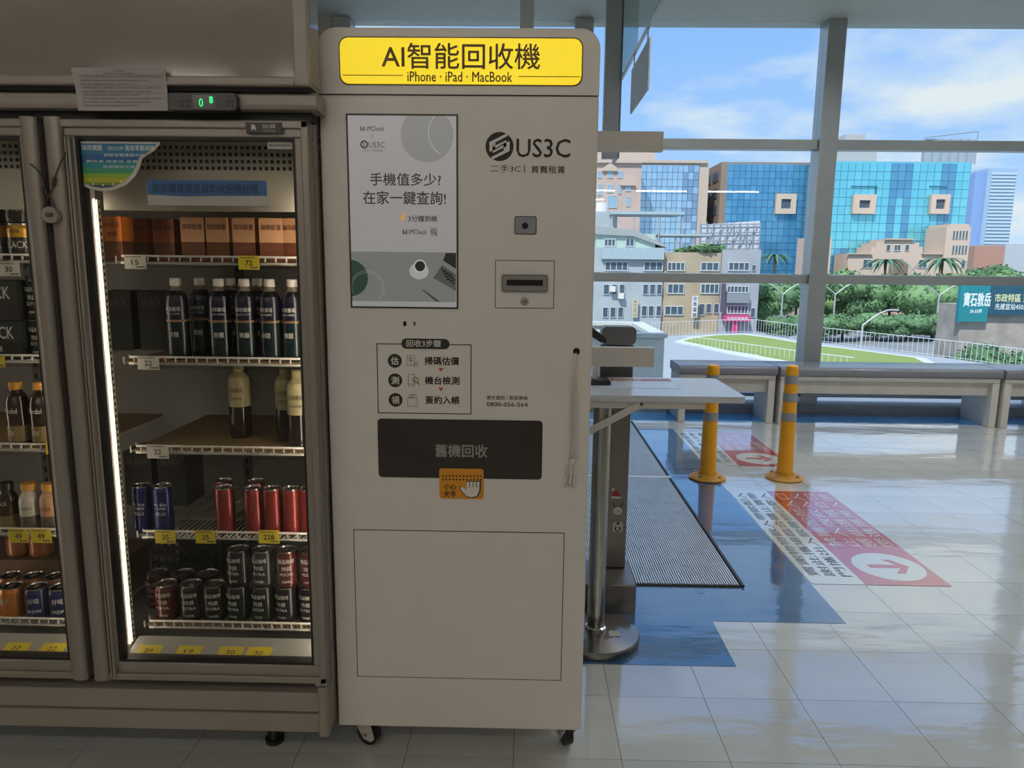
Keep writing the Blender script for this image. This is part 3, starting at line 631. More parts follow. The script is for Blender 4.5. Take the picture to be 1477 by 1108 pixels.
def shelf(xa, xb, z, brd, tags, slope=0):
    s_ = MB(); yf = 1.862
    for dz, dy in ((.0, 0), (.017, .004)):
        s_.tube([(xa, yf+.03, z+dz), (xa+.015, yf+dy, z+dz), (xb-.015, yf+dy, z+dz), (xb, yf+.03, z+dz)], .0034, 6, wire)
    n = int((xb-xa)/.0135)
    for k in range(n+1):
        x = xa+(xb-xa)*k/n; s_.box(x-.0016, x+.0016, yf, 2.33, z-.001, z+.003, wire)
        if k % 2 == 0: s_.box(x-.0014, x+.0014, yf-.001, yf+.004, z, z+.017, wire)
    for y_ in (2.02, 2.18, 2.325): s_.tube([(xa, y_, z-.003), (xb, y_, z-.003)], .003, 6, wire)
    O = s_.build('shelf', FR)
    if brd: MB().box(xa+.006, xb-.006, yf+.012, 2.32, z+.003, z+.008, board).build('shelf_board', O)
    MB().box(xa+.03, xb-.02, yf-.0062, yf-.005, z-.012, z+.006, glass('tag_rail_clear', (.85, .85, .84))).build('tag_rail', O)
    for px, py, wd, hg, s, m in tags:
        a = Fr(px-wd/2, py-hg/2, px+wd/2, py+hg/2, yf-.008); tg = MB().box(a[0], a[1], yf-.0085, yf-.0075, a[2], a[3], m)
        W_, H_ = a[1]-a[0], a[3]-a[2]; k_ = .17*len(s)/2
        if s: tg.text(s, a[0]+W_*(.5-k_), a[0]+W_*(.5+k_), a[2]+H_*.30, a[2]+H_*.66, yf-.009, ink, .02)
        tg.flat([(a[0]+W_*.05, a[3]-H_*.16), (a[0]+W_*.8, a[3]-H_*.16), (a[0]+W_*.8, a[3]-H_*.1), (a[0]+W_*.05, a[3]-H_*.1)], yf-.009, grey)
        tg.flat([(a[0]+W_*.55, a[2]+H_*.1), (a[0]+W_*.95, a[2]+H_*.1), (a[0]+W_*.95, a[2]+H_*.2), (a[0]+W_*.55, a[2]+H_*.2)], yf-.009, grey)
        tg.build('price_tag', O)
    return O
ra, rb, la, lb = -1.055, -.545, -1.79, -1.19
shelf(ra, rb, SZ[0], 0, [(195, 378, 31, 20, '15', tagw), (359, 379, 30, 20, '72', tagy)])
shelf(ra, rb, SZ[1], 1, [(214, 523.5, 31, 20, '22', tagw)]); shelf(ra, rb, SZ[2], 1, [(227.5, 651.5, 31, 20, '22', tagw)])
shelf(ra, rb, SZ[3], 0, [(238.5, 774.5, 29, 19, '25', tagy), (296.5, 774.5, 29, 19, '25', tagy), (388, 774.5, 30, 19, '228', tagy)])
shelf(ra, rb, SZ[4], 1, [])
shelf(la, lb, SZ[0], 0, [(13, 388, 31, 21, '30', tagw)]); shelf(la, lb, SZ[1], 0, [(-2, 521, 18, 17, '', tagy)]); shelf(la, lb, SZ[2], 1, [(72, 646, 12, 19, '', tagy)])
shelf(la, lb, SZ[3], 0, [(27, 773, 28, 20, '49', tagy), (59.5, 773, 29, 20, '49', tagy)]); shelf(la, lb, SZ[4], 0, [])
# slanted price ledge at the bottom
for xa, xb, tags in ((ra-.01, rb, ((213, '29'), (271, '19'), (331, '30'), (372, '30'))), (la, lb, ((22, '22'), (74, '22')))):
    lp = MB().prism([(FY+.03, .292), (FY+.12, .318), (FY+.12, .285), (FY+.03, .285)], 'x', xa, xb, inn).build('price_ledge', FR)
    for px, s in tags:
        u = at(px, 930, FY+.065).x; f = lambda a_, b_: (a_, FY+.06+b_, .292+.026/.09*(.03+b_)+.0012)
        tg = MB().face([f(u-.034, -.015), f(u+.034, -.015), f(u+.034, .027), f(u-.034, .027)], tagy).text(s, u-.012, u+.012, 0, .014, 0, ink, .02, fn=lambda a_, b_: (f(a_, b_)[0], f(a_, b_)[1], f(a_, b_)[2]+.0006)).build('price_tag', lp)
# cable lock across the handles
lk = mat('lock_grey', '8b847b', .4); CL = thing('cable_lock', 'round grey cable lock hanging between the two door handles', 'lock', (*[at(72, 310, 1.685)[i] for i in range(2)], at(72, 327, 1.685).z))
c = at(72, 310, 1.70); MB().cyl((c.x, 1.698, c.z), (c.x, 1.714, c.z), .0185, n=24, m=lk).build('body', CL, bevel=.002)
MB().text('防盜鎖', c.x-.009, c.x+.009, c.z-.005, c.z+.005, 1.6975, ink, .02).build('lettering', CL)
wr = mat('lock_wire', '4b463f', .45, .5)
for pts_ in (((43, 236), (58, 249), (63, 262), (66, 278), (72, 284), (78, 298), (76, 306)), ((95, 219), (84, 243), (78, 258), (74, 276), (66, 290), (63, 300), (66, 306))):
    MB().tube([at(px, py, 1.712) for px, py in pts_], .0016, 6, wr).build('wire', CL)
for pts_ in (((61, 256), (64, 268)), ((78.5, 256), (76.5, 268))):
    MB().cyl(at(*pts_[0], 1.711), at(*pts_[1], 1.711), .004, n=8, m=mat('lock_sleeve', '3b2a24', .5)).build('sleeve', CL)
# ------------------------------------------------------------------ drinks
def on_cyl(r): return lambda u, v: (r*sin(u/r), -r*cos(u/r), v)
def proto(name, parts, cat):
    root = thing(name, 'drink', cat, (0, 0, 0))
    for nm, mb in parts: mb.build(nm, root, org=(0, 0, 0))
    return root
def make_can(name, r, h, body, tops, lines, inkm):
    b = MB().lathe([(r*.8, 0), (r*.94, .004), (r, .012), (r, h-.014), (r*.9, h-.004)], (0, 0, 0), 20, body)
    l = MB().lathe([(r*.88, h-.004), (r*.92, h), (r*.84, h), (r*.8, h-.004)], (0, 0, 0), 20, tops)
    tb = MB().prism(rr(-.007, .007, -.012, .010, .005, 3), 'z', h-.003, h-.0012, tops)
    P_ = [('body', b), ('lid', l), ('pull_tab', tb)]
    if lines:
        t = MB()
        for s, wd, z0, z1 in lines: t.text(s, -wd/2, wd/2, z0*h, z1*h, 0, inkm, .012, fn=on_cyl(r+.0005))
        P_.append(('lettering', t))
    return proto(name, P_, 'can')
def make_bottle(name, prof, mats_, cap, lines, inkm, r, n=20):
    b = MB().lathe(prof, (0, 0, 0), n, None, mats_); zt = prof[-1][1]; rc = prof[-1][0]
    c = MB().lathe([(rc+.003, zt-.001), (rc+.0035, zt+.002), (rc+.003, zt+.017), (rc+.001, zt+.019)], (0, 0, 0), 16, cap)
    t = MB()
    for s, wd, z0, z1 in lines: t.text(s, -wd/2, wd/2, z0, z1, 0, inkm, .012, fn=on_cyl(r+.0006))
    return proto(name, [('body', b), ('cap', c)]+([('lettering', t)] if lines else []), 'bottle')
def make_carton(name, w_, d_, h, low, top, lines, inkm):
    b = MB().box(-w_/2, w_/2, -d_/2, d_/2, 0, h*.45, low).box(-w_/2, w_/2, -d_/2, d_/2, h*.45, h, top)
    t = MB()
    for s, wd, z0, z1, m in lines: t.text(s, -wd/2, wd/2, z0, z1, -d_/2-.0005, m or inkm, .01)
    fl_ = MB().box(-w_/2+.002, w_/2-.002, -.002, .002, h, h+.003, top)
    return proto(name, [('box', b), ('seam_flap', fl_)]+([('lettering', t)] if lines else []), 'carton')
used = set()
def put(p, x, y, z, label, group, rot=0):
    if p.name not in used:
        used.add(p.name); p.location = (x, y, z); p['label'] = label; p['group'] = group; p.rotation_euler.z = rot; return p
    return copy_tree(p, (x, y, z), None, label, group, rot)
def row(p, pxs, pyb, Y, z, labels, group):
    for px, lb_ in zip(pxs, labels): put(p, at(px, pyb, Y).x, Y, z, lb_, group, random.uniform(-.25, .25))
lidm = mat('can_lid', 'a8a39c', .25, .9); wink = mat('pale_ink', 'c2beb4', .5, var=0)
# top shelf cartons
cl_o = mat('carton_orange', 'd9761c', .45); cl_b = mat('carton_brown', '6d3a1d', .45, var=.25, vscale=60); cl_p = mat('carton_peach', 'c9966c', .45); cl_r = mat('carton_rust', 'a5512a', .45)
cA = make_carton('drink_carton', .058, .042, .112, cl_b, cl_o, [('珈琲紅茶', .05, .085, .098, None), ('麥香', .03, .062, .074, None)], mat('carton_ink', '5a2a0e', .5))
cB = make_carton('drink_carton', .058, .042, .112, cl_b, cl_p, [('珈琲歐蕾', .05, .082, .096, None)], mat('carton_ink', '5a2a0e', .5))
cC = make_carton('drink_carton', .058, .042, .112, cl_b, cl_r, [('珈琲拿鐵', .05, .082, .096, None)], mat('carton_ink', '5a2a0e', .5))
z = SZ[0]+.004; G = 'small drink cartons on the top shelf'
row(cA, (173,), 366, 1.90, z, ('bright orange drink carton at the left end of the top shelf',), G)
row(cC, (208, 243), 366, 2.0, z, ('rust drink carton set back beside the bright orange one', 'rust drink carton set back, left of the peach cartons'), G)
row(cB, (283, 320, 357, 394, 428), 366, 1.90, z, ['peach drink carton on the top shelf, %s of five from the left' % s for s in ('first', 'second', 'third', 'fourth', 'fifth')], G)
row(cC, (283, 320, 357, 394), 366, 1.96, z, ['rust drink carton standing behind the %s peach carton' % s for s in ('first', 'second', 'third', 'fourth')], G)
# dark bottles
bd = mat('bottle_dark', '0d0c12', .12, var=.1); bl1 = mat('bottle_label_navy', '0f1029', .25); bl2 = mat('bottle_label_teal', '0a1d20', .25); capw = mat('cap_white', 'c4bfb4', .45); bband = mat('bottle_band', '7c5a3c', .4, var=.4, vscale=150)
bclear = mat('bottle_neck', '6f665e', .15)
prof = [(.026, 0), (.029, .006), (.029, .012), (.029, .10), (.029, .106), (.029, .155), (.026, .168), (.017, .182), (.0115, .19), (.011, .195)]
bt = make_bottle('coffee_bottle', prof, [bd, bd, bl2, bband, bl1, bl1, bd, bclear, bclear], capw, [('咖啡廣場', .04, .128, .140), ('BLACK COFFEE', .036, .119, .124), ('無糖', .026, .06, .075)], wink, .029)
G = 'dark coffee bottles with white caps'
row(bt, (260, 321, 357, 393, 425), 514, 1.905, SZ[1]+.009, ['dark navy bottle with white cap, %s in the front row' % s for s in ('leftmost', 'second', 'third', 'fourth', 'rightmost')], G)
row(bt, (294, 338, 376), 510, 1.97, SZ[1]+.009, ['dark navy bottle with white cap, %s in the back row' % s for s in ('first', 'second', 'third')], G)
blk = mat('pack_black', '14130f', .4); blk2 = mat('pack_green_black', '18201c', .4)
cD = make_carton('coffee_pack', .085, .12, .17, blk2, blk, [('BLACK', .06, .13, .15, None)], mat('pack_ink_dim', '4c4a44', .5))
for k, px in enumerate((188, 238)): put(cD, at(px, 490, 2.14).x, 2.14, SZ[1]+.009, 'dark coffee multipack standing behind the bottles, %s' % ('left one', 'right one')[k], 'dark packs behind the bottles')
# cream-topped bottles
crm = mat('bottle_label_cream', '9a9068', .35, var=.1); amb = mat('bottle_brown', '1d0f0b', .15, var=.15)
prof2 = [(.027, 0), (.030, .006), (.030, .055), (.030, .092), (.030, .095), (.030, .16), (.026, .176), (.015, .188), (.012, .194)]
b3 = make_bottle('tea_bottle', prof2, [amb, amb, amb, crm, crm, crm, crm, crm], crm, [('咖啡廣場', .042, .133, .147), ('奶香特調', .034, .112, .12)], mat('dark_ink', '1d1a12', .5), .030)
for px, Y, s in ((347, 2.02, 'alone in the middle of its shelf'), (414, 1.99, 'back one at the right end of its shelf'), (431, 1.92, 'front one at the right end of its shelf')): put(b3, at(px, 600, Y).x, Y, SZ[2]+.009, 'cream and brown bottle standing '+s, 'cream and brown bottles')
# slim cans
cnb = mat('can_blue', '171b52', .22, .5); cnr = mat('can_red', '7a2620', .28, .35); 
c1 = make_can('slim_can', .0262, .134, cnb, lidm, [('Mr. Blue', .034, .60, .66), ('COFFEE', .03, .52, .57), ('藍山', .026, .40, .48)], wink)
row(c1, (208, 238), 761, 1.90, SZ[3]+.004, ('dark blue slim can, left of the pair', 'dark blue slim can, right of the pair'), 'blue slim cans')
c2_ = make_can('slim_can', .0262, .132, cnr, lidm, [('紅', .02, .45, .58)], mat('red_ink', '6d1c18', .5, var=0))
row(c2_, (327, 368, 395, 422, 446), 763, 1.90, SZ[3]+.004, ['red slim can, %s in the front row' % s for s in ('first from the left, set apart', 'second from the left', 'third from the left', 'fourth from the left', 'fifth, against the door frame')], 'red slim cans')
row(c2_, (326, 372), 755, 1.962, SZ[3]+.004, ('red slim can hidden behind the first one', 'red slim can hidden behind the second one'), 'red slim cans')
for k, px in enumerate((215, 262)): put(cD, at(px, 690, 2.17).x, 2.17, SZ[3]+.004, 'dark coffee multipack behind the blue slim cans, %s' % ('left one', 'right one')[k], 'dark packs behind the slim cans')
# bottom shelf cans
cnk = mat('can_black', '15110f', .25, .3); cng = mat('can_green_black', '141a16', .25, .3); cnm = mat('can_maroon', '4d1713', .25, .35); cnv = mat('can_violet_black', '1a141b', .25, .3)
LN = [('韓品咖啡', .046, .70, .82), ('特調', .026, .50, .62), ('EXTRA', .036, .36, .44), ('COFFEE', .026, .16, .22)]
LM = [('韓品咖啡', .046, .70, .82), ('特調', .026, .50, .62), ('MOCHA', .036, .36, .44), ('COFFEE', .026, .16, .22)]
k1 = make_can('coffee_can', .0325, .105, cnk, lidm, LN, wink); k2 = make_can('coffee_can', .0325, .105, cng, lidm, LN, wink); k3 = make_can('coffee_can', .0325, .105, cnm, lidm, LM, wink); k4 = make_can('coffee_can', .0325, .105, cnv, lidm, LN, wink)
z = SZ[4]+.009; G = 'coffee cans on the bottom shelf'
row(k3, (244,), 893, 1.905, z, ('maroon mocha can at the left of the front row',), G)
row(k1, (279, 312), 893, 1.905, z, ('black coffee can beside the maroon mocha can', 'black coffee can, third in the front row'), G)
row(k2, (346, 381), 893, 1.905, z, ('green-black can under the stacked black can', 'green-black can under the stacked green can'), G)
row(k4, (415, 449), 893, 1.905, z, ('violet-black can under the stacked maroon can', 'violet-black can against the door frame'), G)
row(k3, (231,), 880, 1.975, z, ('maroon can at the left of the second row',), G); row(k1, (268, 303), 880, 1.975, z, ('black can in the second row behind the mocha can', 'black can in the second row, right of two'), G)
row(k1, (346,), 838, 1.905, z+.106, ('black coffee can stacked on top, leftmost of four',), G); row(k2, (381,), 838, 1.905, z+.106, ('green-black can stacked on top, second of four',), G)
row(k3, (415, 449), 838, 1.905, z+.106, ('maroon can stacked on top, third of four', 'maroon can stacked on top, against the door frame'), G)
# dark crate behind the bottom cans
cm = mat('crate_black', '1a1916', .55); xx = at(262, 850, 2.1).x; CR = thing('drink_crate', 'dark lattice drinks crate behind the coffee cans', 'crate', (xx+.03, 2.18, SZ[4]+.009))
o = MB()
for k in range(10):
    o.box(xx-.09+k*.024, xx-.082+k*.024, 2.09, 2.096, SZ[4]+.009, SZ[4]+.17, cm)
    if k < 7: o.box(xx-.09, xx+.134, 2.088, 2.095, SZ[4]+.009+k*.025, SZ[4]+.018+k*.025, cm)
o.build('lattice_side', CR); MB().box(xx-.09, xx+.134, 2.1, 2.30, SZ[4]+.009, SZ[4]+.02, cm).box(xx-.09, xx+.134, 2.29, 2.3, SZ[4]+.02, SZ[4]+.16, cm).build('base', CR)
# left door drinks
cyb = mat('can_gold', 'b98a24', .3, .3); cyk = mat('can_black_band', '17150f', .3)
def gold_can():
    r, h = .0325, .093
    b = MB().lathe([(r*.8, 0), (r*.94, .004), (r, .012), (r, h*.62), (r, h-.014), (r*.9, h-.004)], (0, 0, 0), 20, None, [cyk, cyk, cyk, cyb, cyb])
    l = MB().lathe([(r*.88, h-.004), (r*.92, h), (r*.84, h), (r*.8, h-.004)], (0, 0, 0), 20, lidm); t = MB().text('BLACK', -.028, .028, .030, .048, 0, wink, .02, fn=on_cyl(r+.0005))
    t.text('咖啡', -.012, .012, .068, .078, 0, ink, .02, fn=on_cyl(r+.0005))
    return proto('coffee_can', [('body', b), ('lid', l), ('lettering', t)], 'can')
kg = gold_can(); z = SZ[0]+.004
for lv, w1 in ((0, 'lower'), (1, 'upper')):
    for px, w2 in ((-6, 'left'), (32, 'right')): put(kg, at(px, 350, 1.905).x, 1.905, z+.094*lv, 'gold and black can behind the left door, %s %s of four' % (w1, w2), 'gold and black cans', .12)
cK = make_carton('coffee_pack', .13, .07, .102, blk, blk2, [('BLACK', .09, .056, .088, None), ('無糖', .022, .022, .036, wink)], wink)
for lv, w1 in ((0, 'lower'), (1, 'upper')):
    put(cK, at(9, 480, 1.91).x, 1.91, SZ[1]+.004+.105*lv, 'black coffee pack lettered in white behind the left door, %s of the stack' % w1, 'black packs behind the left door')
    put(kg if 0 else k2, at(56, 480, 1.905).x+.005, 1.915, SZ[1]+.004+.106*lv, 'dark can beside the black packs behind the left door, %s one' % w1, 'dark cans beside the packs')
am = mat('bottle_amber', '2a1a10', .15, var=.2); lab = mat('bottle_label_gold', '6d5c33', .4, var=.2); capy = mat('cap_yellow', 'b9852a', .45)
prof3 = [(.026, 0), (.029, .006), (.029, .012), (.029, .055), (.029, .06), (.029, .115), (.024, .135), (.0145, .148), (.0135, .154)]
b4 = make_bottle('tea_bottle', prof3, [am, am, lab, am, am, am, am, am], capy, [('Mandol', .04, .09, .104), ('EX', .02, .03, .042)], wink, .029)
row(b4, (30, 64), 630, 1.90, SZ[2]+.009, ('amber bottle with yellow cap, left of the pair', 'amber bottle with yellow cap, right of the pair'), 'amber bottles behind the left door')
lw2 = mat('bottle_white', 'a9a396', .4); lt = mat('bottle_tan', '9a7350', .4); cow = mat('bottle_print', '4a4238', .4, var=.5, vscale=80); jar = mat('jar_brown', '3a2415', .2, var=.2)
prof4 = [(.025, 0), (.027, .006), (.027, .045), (.027, .085), (.024, .098), (.016, .110), (.0155, .116)]
b5 = make_bottle('milk_bottle', prof4, [cow, cow, lw2, lw2, lw2, lw2], capy, [('KAWKA', .03, .062, .072)], ink, .027); b6 = make_bottle('milk_bottle', prof4, [cow, cow, lt, lt, lt, lt], capy, [('KAWKA', .03, .062, .072)], ink, .027)
b7 = make_bottle('coffee_bottle', prof4, [jar, lab, jar, am, am, am], cyk, [('BLACK', .03, .075, .085)], wink, .027)
row(b7, (15,), 760, 1.90, SZ[3]+.004, ('dark brown bottle with black cap beside the white one',), 'small bottles behind the left door'); row(b5, (47,), 760, 1.90, SZ[3]+.004, ('white bottle with yellow cap behind the left door',), 'small bottles behind the left door'); row(b6, (76,), 760, 1.90, SZ[3]+.004, ('tan bottle with yellow cap behind the left door',), 'small bottles behind the left door')
co_ = mat('can_orange', 'b06a2c', .28, .35); cbl = mat('can_navy', '1c2350', .28, .35); cdm = mat('can_dim_orange', '8f5836', .3, .3)
LB = [('好喝', .03, .55, .72), ('BREW', .04, .26, .36)]
k5 = make_can('beer_can', .0325, .093, co_, lidm, [('橘子', .03, .5, .7)], wink); k6 = make_can('beer_can', .0325, .093, cbl, lidm, LB, wink); k7 = make_can('beer_can', .0325, .093, cdm, lidm, None, None)
z = SZ[4]+.004; G = 'cans at the bottom behind the left door'
row(k5, (22, -14), 892, 1.905, z, ('orange can in the front row behind the left door', 'orange can cut off by the left border'), G); row(k6, (58, 92), 892, 1.905, z, ('navy can in the front row behind the left door, left one', 'navy can in the front row behind the left door, right one'), G)
row(k7, (20, 52, 84), 870, 1.975, z, ['orange-brown can in the second row behind the left door, %s of three' % s for s in ('left', 'middle', 'right')], G)
row(k7, (32, 64), 830, 2.06, z+.12, ('orange-brown can on the raised back row, left one', 'orange-brown can on the raised back row, right one'), G)
MB().box(la+.01, lb-.01, 2.02, 2.2, z, z+.118, mat('tray_card', '5a4028', .7)).build('card_tray', label='brown card tray raising the back cans behind the left door', cat='tray')
# ------------------------------------------------------------------ things beside the kiosk
TS = thing('display_stand', 'white stand behind the kiosk with two flat arms and a folding shelf', 'stand', (.13, 2.52, 0))
wm = mat('stand_white', 'c9c2ba', .4, var=.02)
MB().box(.06, .12, 2.42, 2.80, 0, 1.80, wm).build('upright_panel', TS, bevel=.003)
for z0, z1 in ((1.712, 1.773), (1.016, 1.081)): MB().box(.12, .433, 2.40, 2.43, z0, z1, wm).build('arm', TS, bevel=.002)
lt_ = mat('leaf_laminate', 'c5c8cc', .22, var=.02)
pts = rr(.16, .775, 2.40, 2.79, .03, 4)
MB().prism(rr(.16, .748, 2.40, 2.81, .018, 4), 'z', .897, .918, lt_).build('shelf_leaf', TS, bevel=.003)
for yy in (2.43, 2.73):
    MB().box(.12, .62, yy, yy+.025, .868, .897, wm).build('bracket_bar', TS, bevel=.002)
    A = Vector((.205, yy-.004, .775)); B = Vector((.40, yy-.004, .885)); d = (B-A).normalized()*.012; n_ = Vector((-d.z, 0, d.x))
    MB().prism([((A-d-n_).x, (A-d-n_).z), ((B+d-n_).x, (B+d-n_).z), ((B+d+n_).x, (B+d+n_).z), ((A-d+n_).x, (A-d+n_).z)], 'y', yy-.006, yy, wm).build('bracket_brace', TS, bevel=.001)
    for q in (A, B): MB().cyl((q.x, yy-.010, q.z), (q.x, yy, q.z), .0055, n=8, m=mat('screw', '55504a', .4, .6)).build('screw', TS)
fp = MB().box(.20, .56, 2.55, 2.77, .9182, .9188, mat('flyer_paper', 'c2cad6', .3, var=.12, vscale=9)).box(.20, .56, 2.715, 2.77, .9186, .9192, mat('flyer_red', '9c4640', .4, var=.1))
fp.text('會員招募', .30, .45, 2.722, 2.762, 0, wplast, .01, fn=lambda u, v: (u, v, .9196)).build('flyer', label='printed flyer with a red band lying on the folding shelf', cat='flyer')
o = thing('phone_dock', 'black sloping dock with strap standing on the folding shelf', 'dock', (.26, 2.70, .919))
MB().prism(rr(.215, .315, .9195, .936, .006), 'y', 2.60, 2.70, black).build('base', o)
MB().prism([(.2, .936), (.225, .936), (.225, 1.12), (.2, 1.14)], 'y', 2.655, 2.665, black).build('upright', o)
MB().prism([(.2, 1.145), (.215, 1.15), (.30, 1.085), (.30, 1.07), (.28, 1.07), (.2, 1.12)], 'y', 2.65, 2.67, black).build('strap', o)
MB().prism(rr(.252, .272, .936, .985, .004), 'y', 2.64, 2.66, wplast).build('clip', o)
# steel gate post
GP = thing('gate_post', 'brushed steel gate post with a stepped base beside the mats', 'post', (.36, 2.92, 0))
gd = mat('gate_dark_panel', '4c4a48', .35, var=.05); sm = mat('post_steel', '7d7872', .34, .8, var=.06, stretch=(6, 6, .3), vscale=30)
MB().box(.288, .425, 2.82, 2.90, .12, .86, sm).build('column', GP, bevel=.004)
MB().box(.30, .43, 2.84, 2.90, .86, 1.04, gd).build('head_panel', GP, bevel=.004)
MB().prism(rr(.30, .435, 1.045, 1.115, .02, 4), 'y', 2.82, 2.90, mat('head_cap', '6d6c6c', .35)).build('head_cap', GP)
MB().box(.25, .448, 2.66, 2.905, .0, .118, sm).build('base_box', GP, bevel=.003)
sw = mat('sticker_white', 'd3cdc4', .5); sr = mat('santa_red', 'a8302a', .5); y = 2.8188
def G_(px, py): p = at(px, py, 2.82); return p.x, p.z
s_ = MB(); c = G_(891, 737); s_.flat(circ(c[0], c[1], .018, 20, .016), y, sw); c2b = G_(889, 713)
s_.flat([(c2b[0]-.018, c2b[1]-.014), (c2b[0]+.017, c2b[1]-.008), (c2b[0]+.01, c2b[1]+.012), (c2b[0]-.012, c2b[1]+.018)], y, sr); s_.flat(rr(c2b[0]-.02, c2b[0]+.018, c2b[1]-.018, c2b[1]-.009, .004), y-.0004, sw); s_.flat(circ(c2b[0]-.014, c2b[1]+.02, .006, 10), y-.0004, sw)
for s in (-1, 1):
    s_.flat(circ(c[0]+s*.007, c[1]+.003, .0024, 8), y-.0004, ink)
    s_.flat([(c[0]+s*.010, c[1]+.014), (c[0]+s*.014, c[1]+.013), (c[0]+s*.022, c[1]+.035), (c[0]+s*.018, c[1]+.036)][::s], y, ink); s_.flat([(c[0]+s*.015, c[1]+.022), (c[0]+s*.010, c[1]+.034), (c[0]+s*.008, c[1]+.033)][::s], y, ink)
s_.flat(circ(c[0], c[1]-.004, .003, 10), y-.0004, ink); s_.build('reindeer_sticker', GP)
s_ = MB(); c = G_(891, 760); s_.flat(rr(c[0]-.021, c[0]+.021, c[1]-.024, c[1]+.022, .014), y, sw); s_.flat(circ(c[0], c[1]-.008, .013), y-.0003, ink); s_.flat(circ(c[0], c[1]-.009, .007), y-.0006, sw); s_.flat(circ(c[0], c[1]+.006, .009), y-.0006, sw)
s_.flat(rr(c[0]-.010, c[0]+.010, c[1]+.011, c[1]+.014, .001), y-.0009, ink); s_.flat(rr(c[0]-.006, c[0]+.006, c[1]+.014, c[1]+.021, .001), y-.0009, ink); s_.build('snowman_sticker', GP)
# stanchion
c = flr(868, 921); SN = thing('stanchion', 'chrome pole on a round steel base plate beside the kiosk', 'stanchion', (c.x-.0, c.y, 0))
bx_, by_ = c.x-.024, c.y
MB().lathe([(.158, 0), (.16, .006), (.16, .022), (.155, .028), (.08, .036), (.04, .038)], (bx_, by_, 0), 40, mat('stanchion_base', '8f8a84', .22, .95, var=.06)).build('base_plate', SN)
MB().cyl((bx_, by_, .036), (bx_, by_, .868), .031, n=24, m=mat('stanchion_pole', 'a7a59c', .16, .95, var=.06)).build('pole', SN)
MB().lathe([(.04, .036), (.038, .05), (.032, .054)], (bx_, by_, 0), 24, chrome).build('collar', SN)
tp = MB().box(bx_+.045, bx_+.085, by_-.05, by_-.01, .0365, .0375, mat('torn_label', 'b7b0a5', .6, var=.2)).build('torn_label', SN)
# hanging glass barrier with a board
HG = thing('glass_barrier', 'hanging glass smoke barrier with dark end post above the kiosk', 'barrier', (.62, 4.6, 2.06))
pb = mat('barrier_post', '5c6b80', .35, .4)
MB().box(.50, .60, 5.0, 5.08, 2.06, ZC, mat('barrier_post_face', '8e9298', .4, .3)).build('end_post', HG, bevel=.003)
MB().box(.60, .612, 5.0, 5.30, 2.06, ZC, pb).build('post_side', HG)
MB().box(.604, .612, 2.2, 5.0, 2.56, ZC, glass('barrier_glass', (.80, .88, .85), 1.5)).build('glass_sheet', HG)
MB().box(.600, .616, 2.2, 5.0, 2.548, 2.56, alu).build('bottom_channel', HG)
a0 = .608
def onx(px, py): d = _ray(px, py); return EYE+d*(a0/d.x)
A, B = onx(912, 98), onx(938, 57)
HB = thing('hanging_board', 'small pale sign board hanging under the glass barrier', 'sign', (a0, (A.y+B.y)/2, 2.2))
ya, yb_ = min(A.y, B.y), max(A.y, B.y); zt_ = 2.485; zb_ = 2.236
MB().box(a0-.004, a0+.004, ya, yb_, zb_, zt_, mat('board_pale', 'c9cec9', .5)).build('board', HB)
for yy in (ya+.08, yb_-.08): MB().cyl((a0, yy, zt_), (a0, yy, 2.55), .004, n=6, m=steel).build('hook', HB)
MB().box(-.06, .03, 5.0, 5.08, 2.3, ZC, alu).build('hanging_post', label='grey post hanging from the ceiling above the kiosk sign', cat='post')
# ------------------------------------------------------------------ outside: terrace
paving = mat('terrace_concrete', 'a9b0b4', .7, var=.08); wcon = mat('white_concrete', 'd5dbd6', .6, var=.05); grass = mat('lawn', '8c9f52', .9, var=.25, vscale=40, bump=.3, bscale=300)
TZ = -3.4
def tz(L): return [(flr(px, py, TZ).x, flr(px, py, TZ).y) for px, py in L]
edge = tz([(940, 486), (1003, 482.5), (1045, 480.5), (1090, 480), (1162, 491), (1273, 505), (1385, 519), (1490, 534)])
MB().prism([(-8, 6.92), (24, 6.92), (26, 24)]+edge[::-1]+[(-8, edge[0][1])], 'z', -9, TZ, paving).build('terrace', label='pale rooftop terrace outside below the window', cat='terrace')
MB().box(-8, 6.4, 6.92, 7.5, TZ, .05, wcon).build('terrace_ledge', label='white ledge running along the outside of the window', cat='ledge')
lawn = tz([(987, 493.5), (1008, 489), (1036, 486), (1072, 485.3), (1110, 490), (1160, 499), (1235, 508), (1318, 519), (1340, 530), (1180, 530), (1107, 517), (1057, 508), (1007, 497.5)])
LN_ = thing('lawn_bed', 'curved bright green lawn bed on the terrace', 'lawn', (10, 34, TZ))
MB().prism(lawn[::-1], 'z', TZ, TZ+.12, grass).build('grass', LN_)
kb_ = tz([(972, 494), (1000, 486.5), (1032, 483.8), (1075, 482.8), (1113, 487.5), (1162, 496), (1238, 505.5), (1335, 518), (1365, 534), (1178, 534), (1102, 520), (1050, 511), (1000, 500)])
MB().prism(kb_[::-1], 'z', TZ, TZ+.06, wcon).build('kerb', LN_)
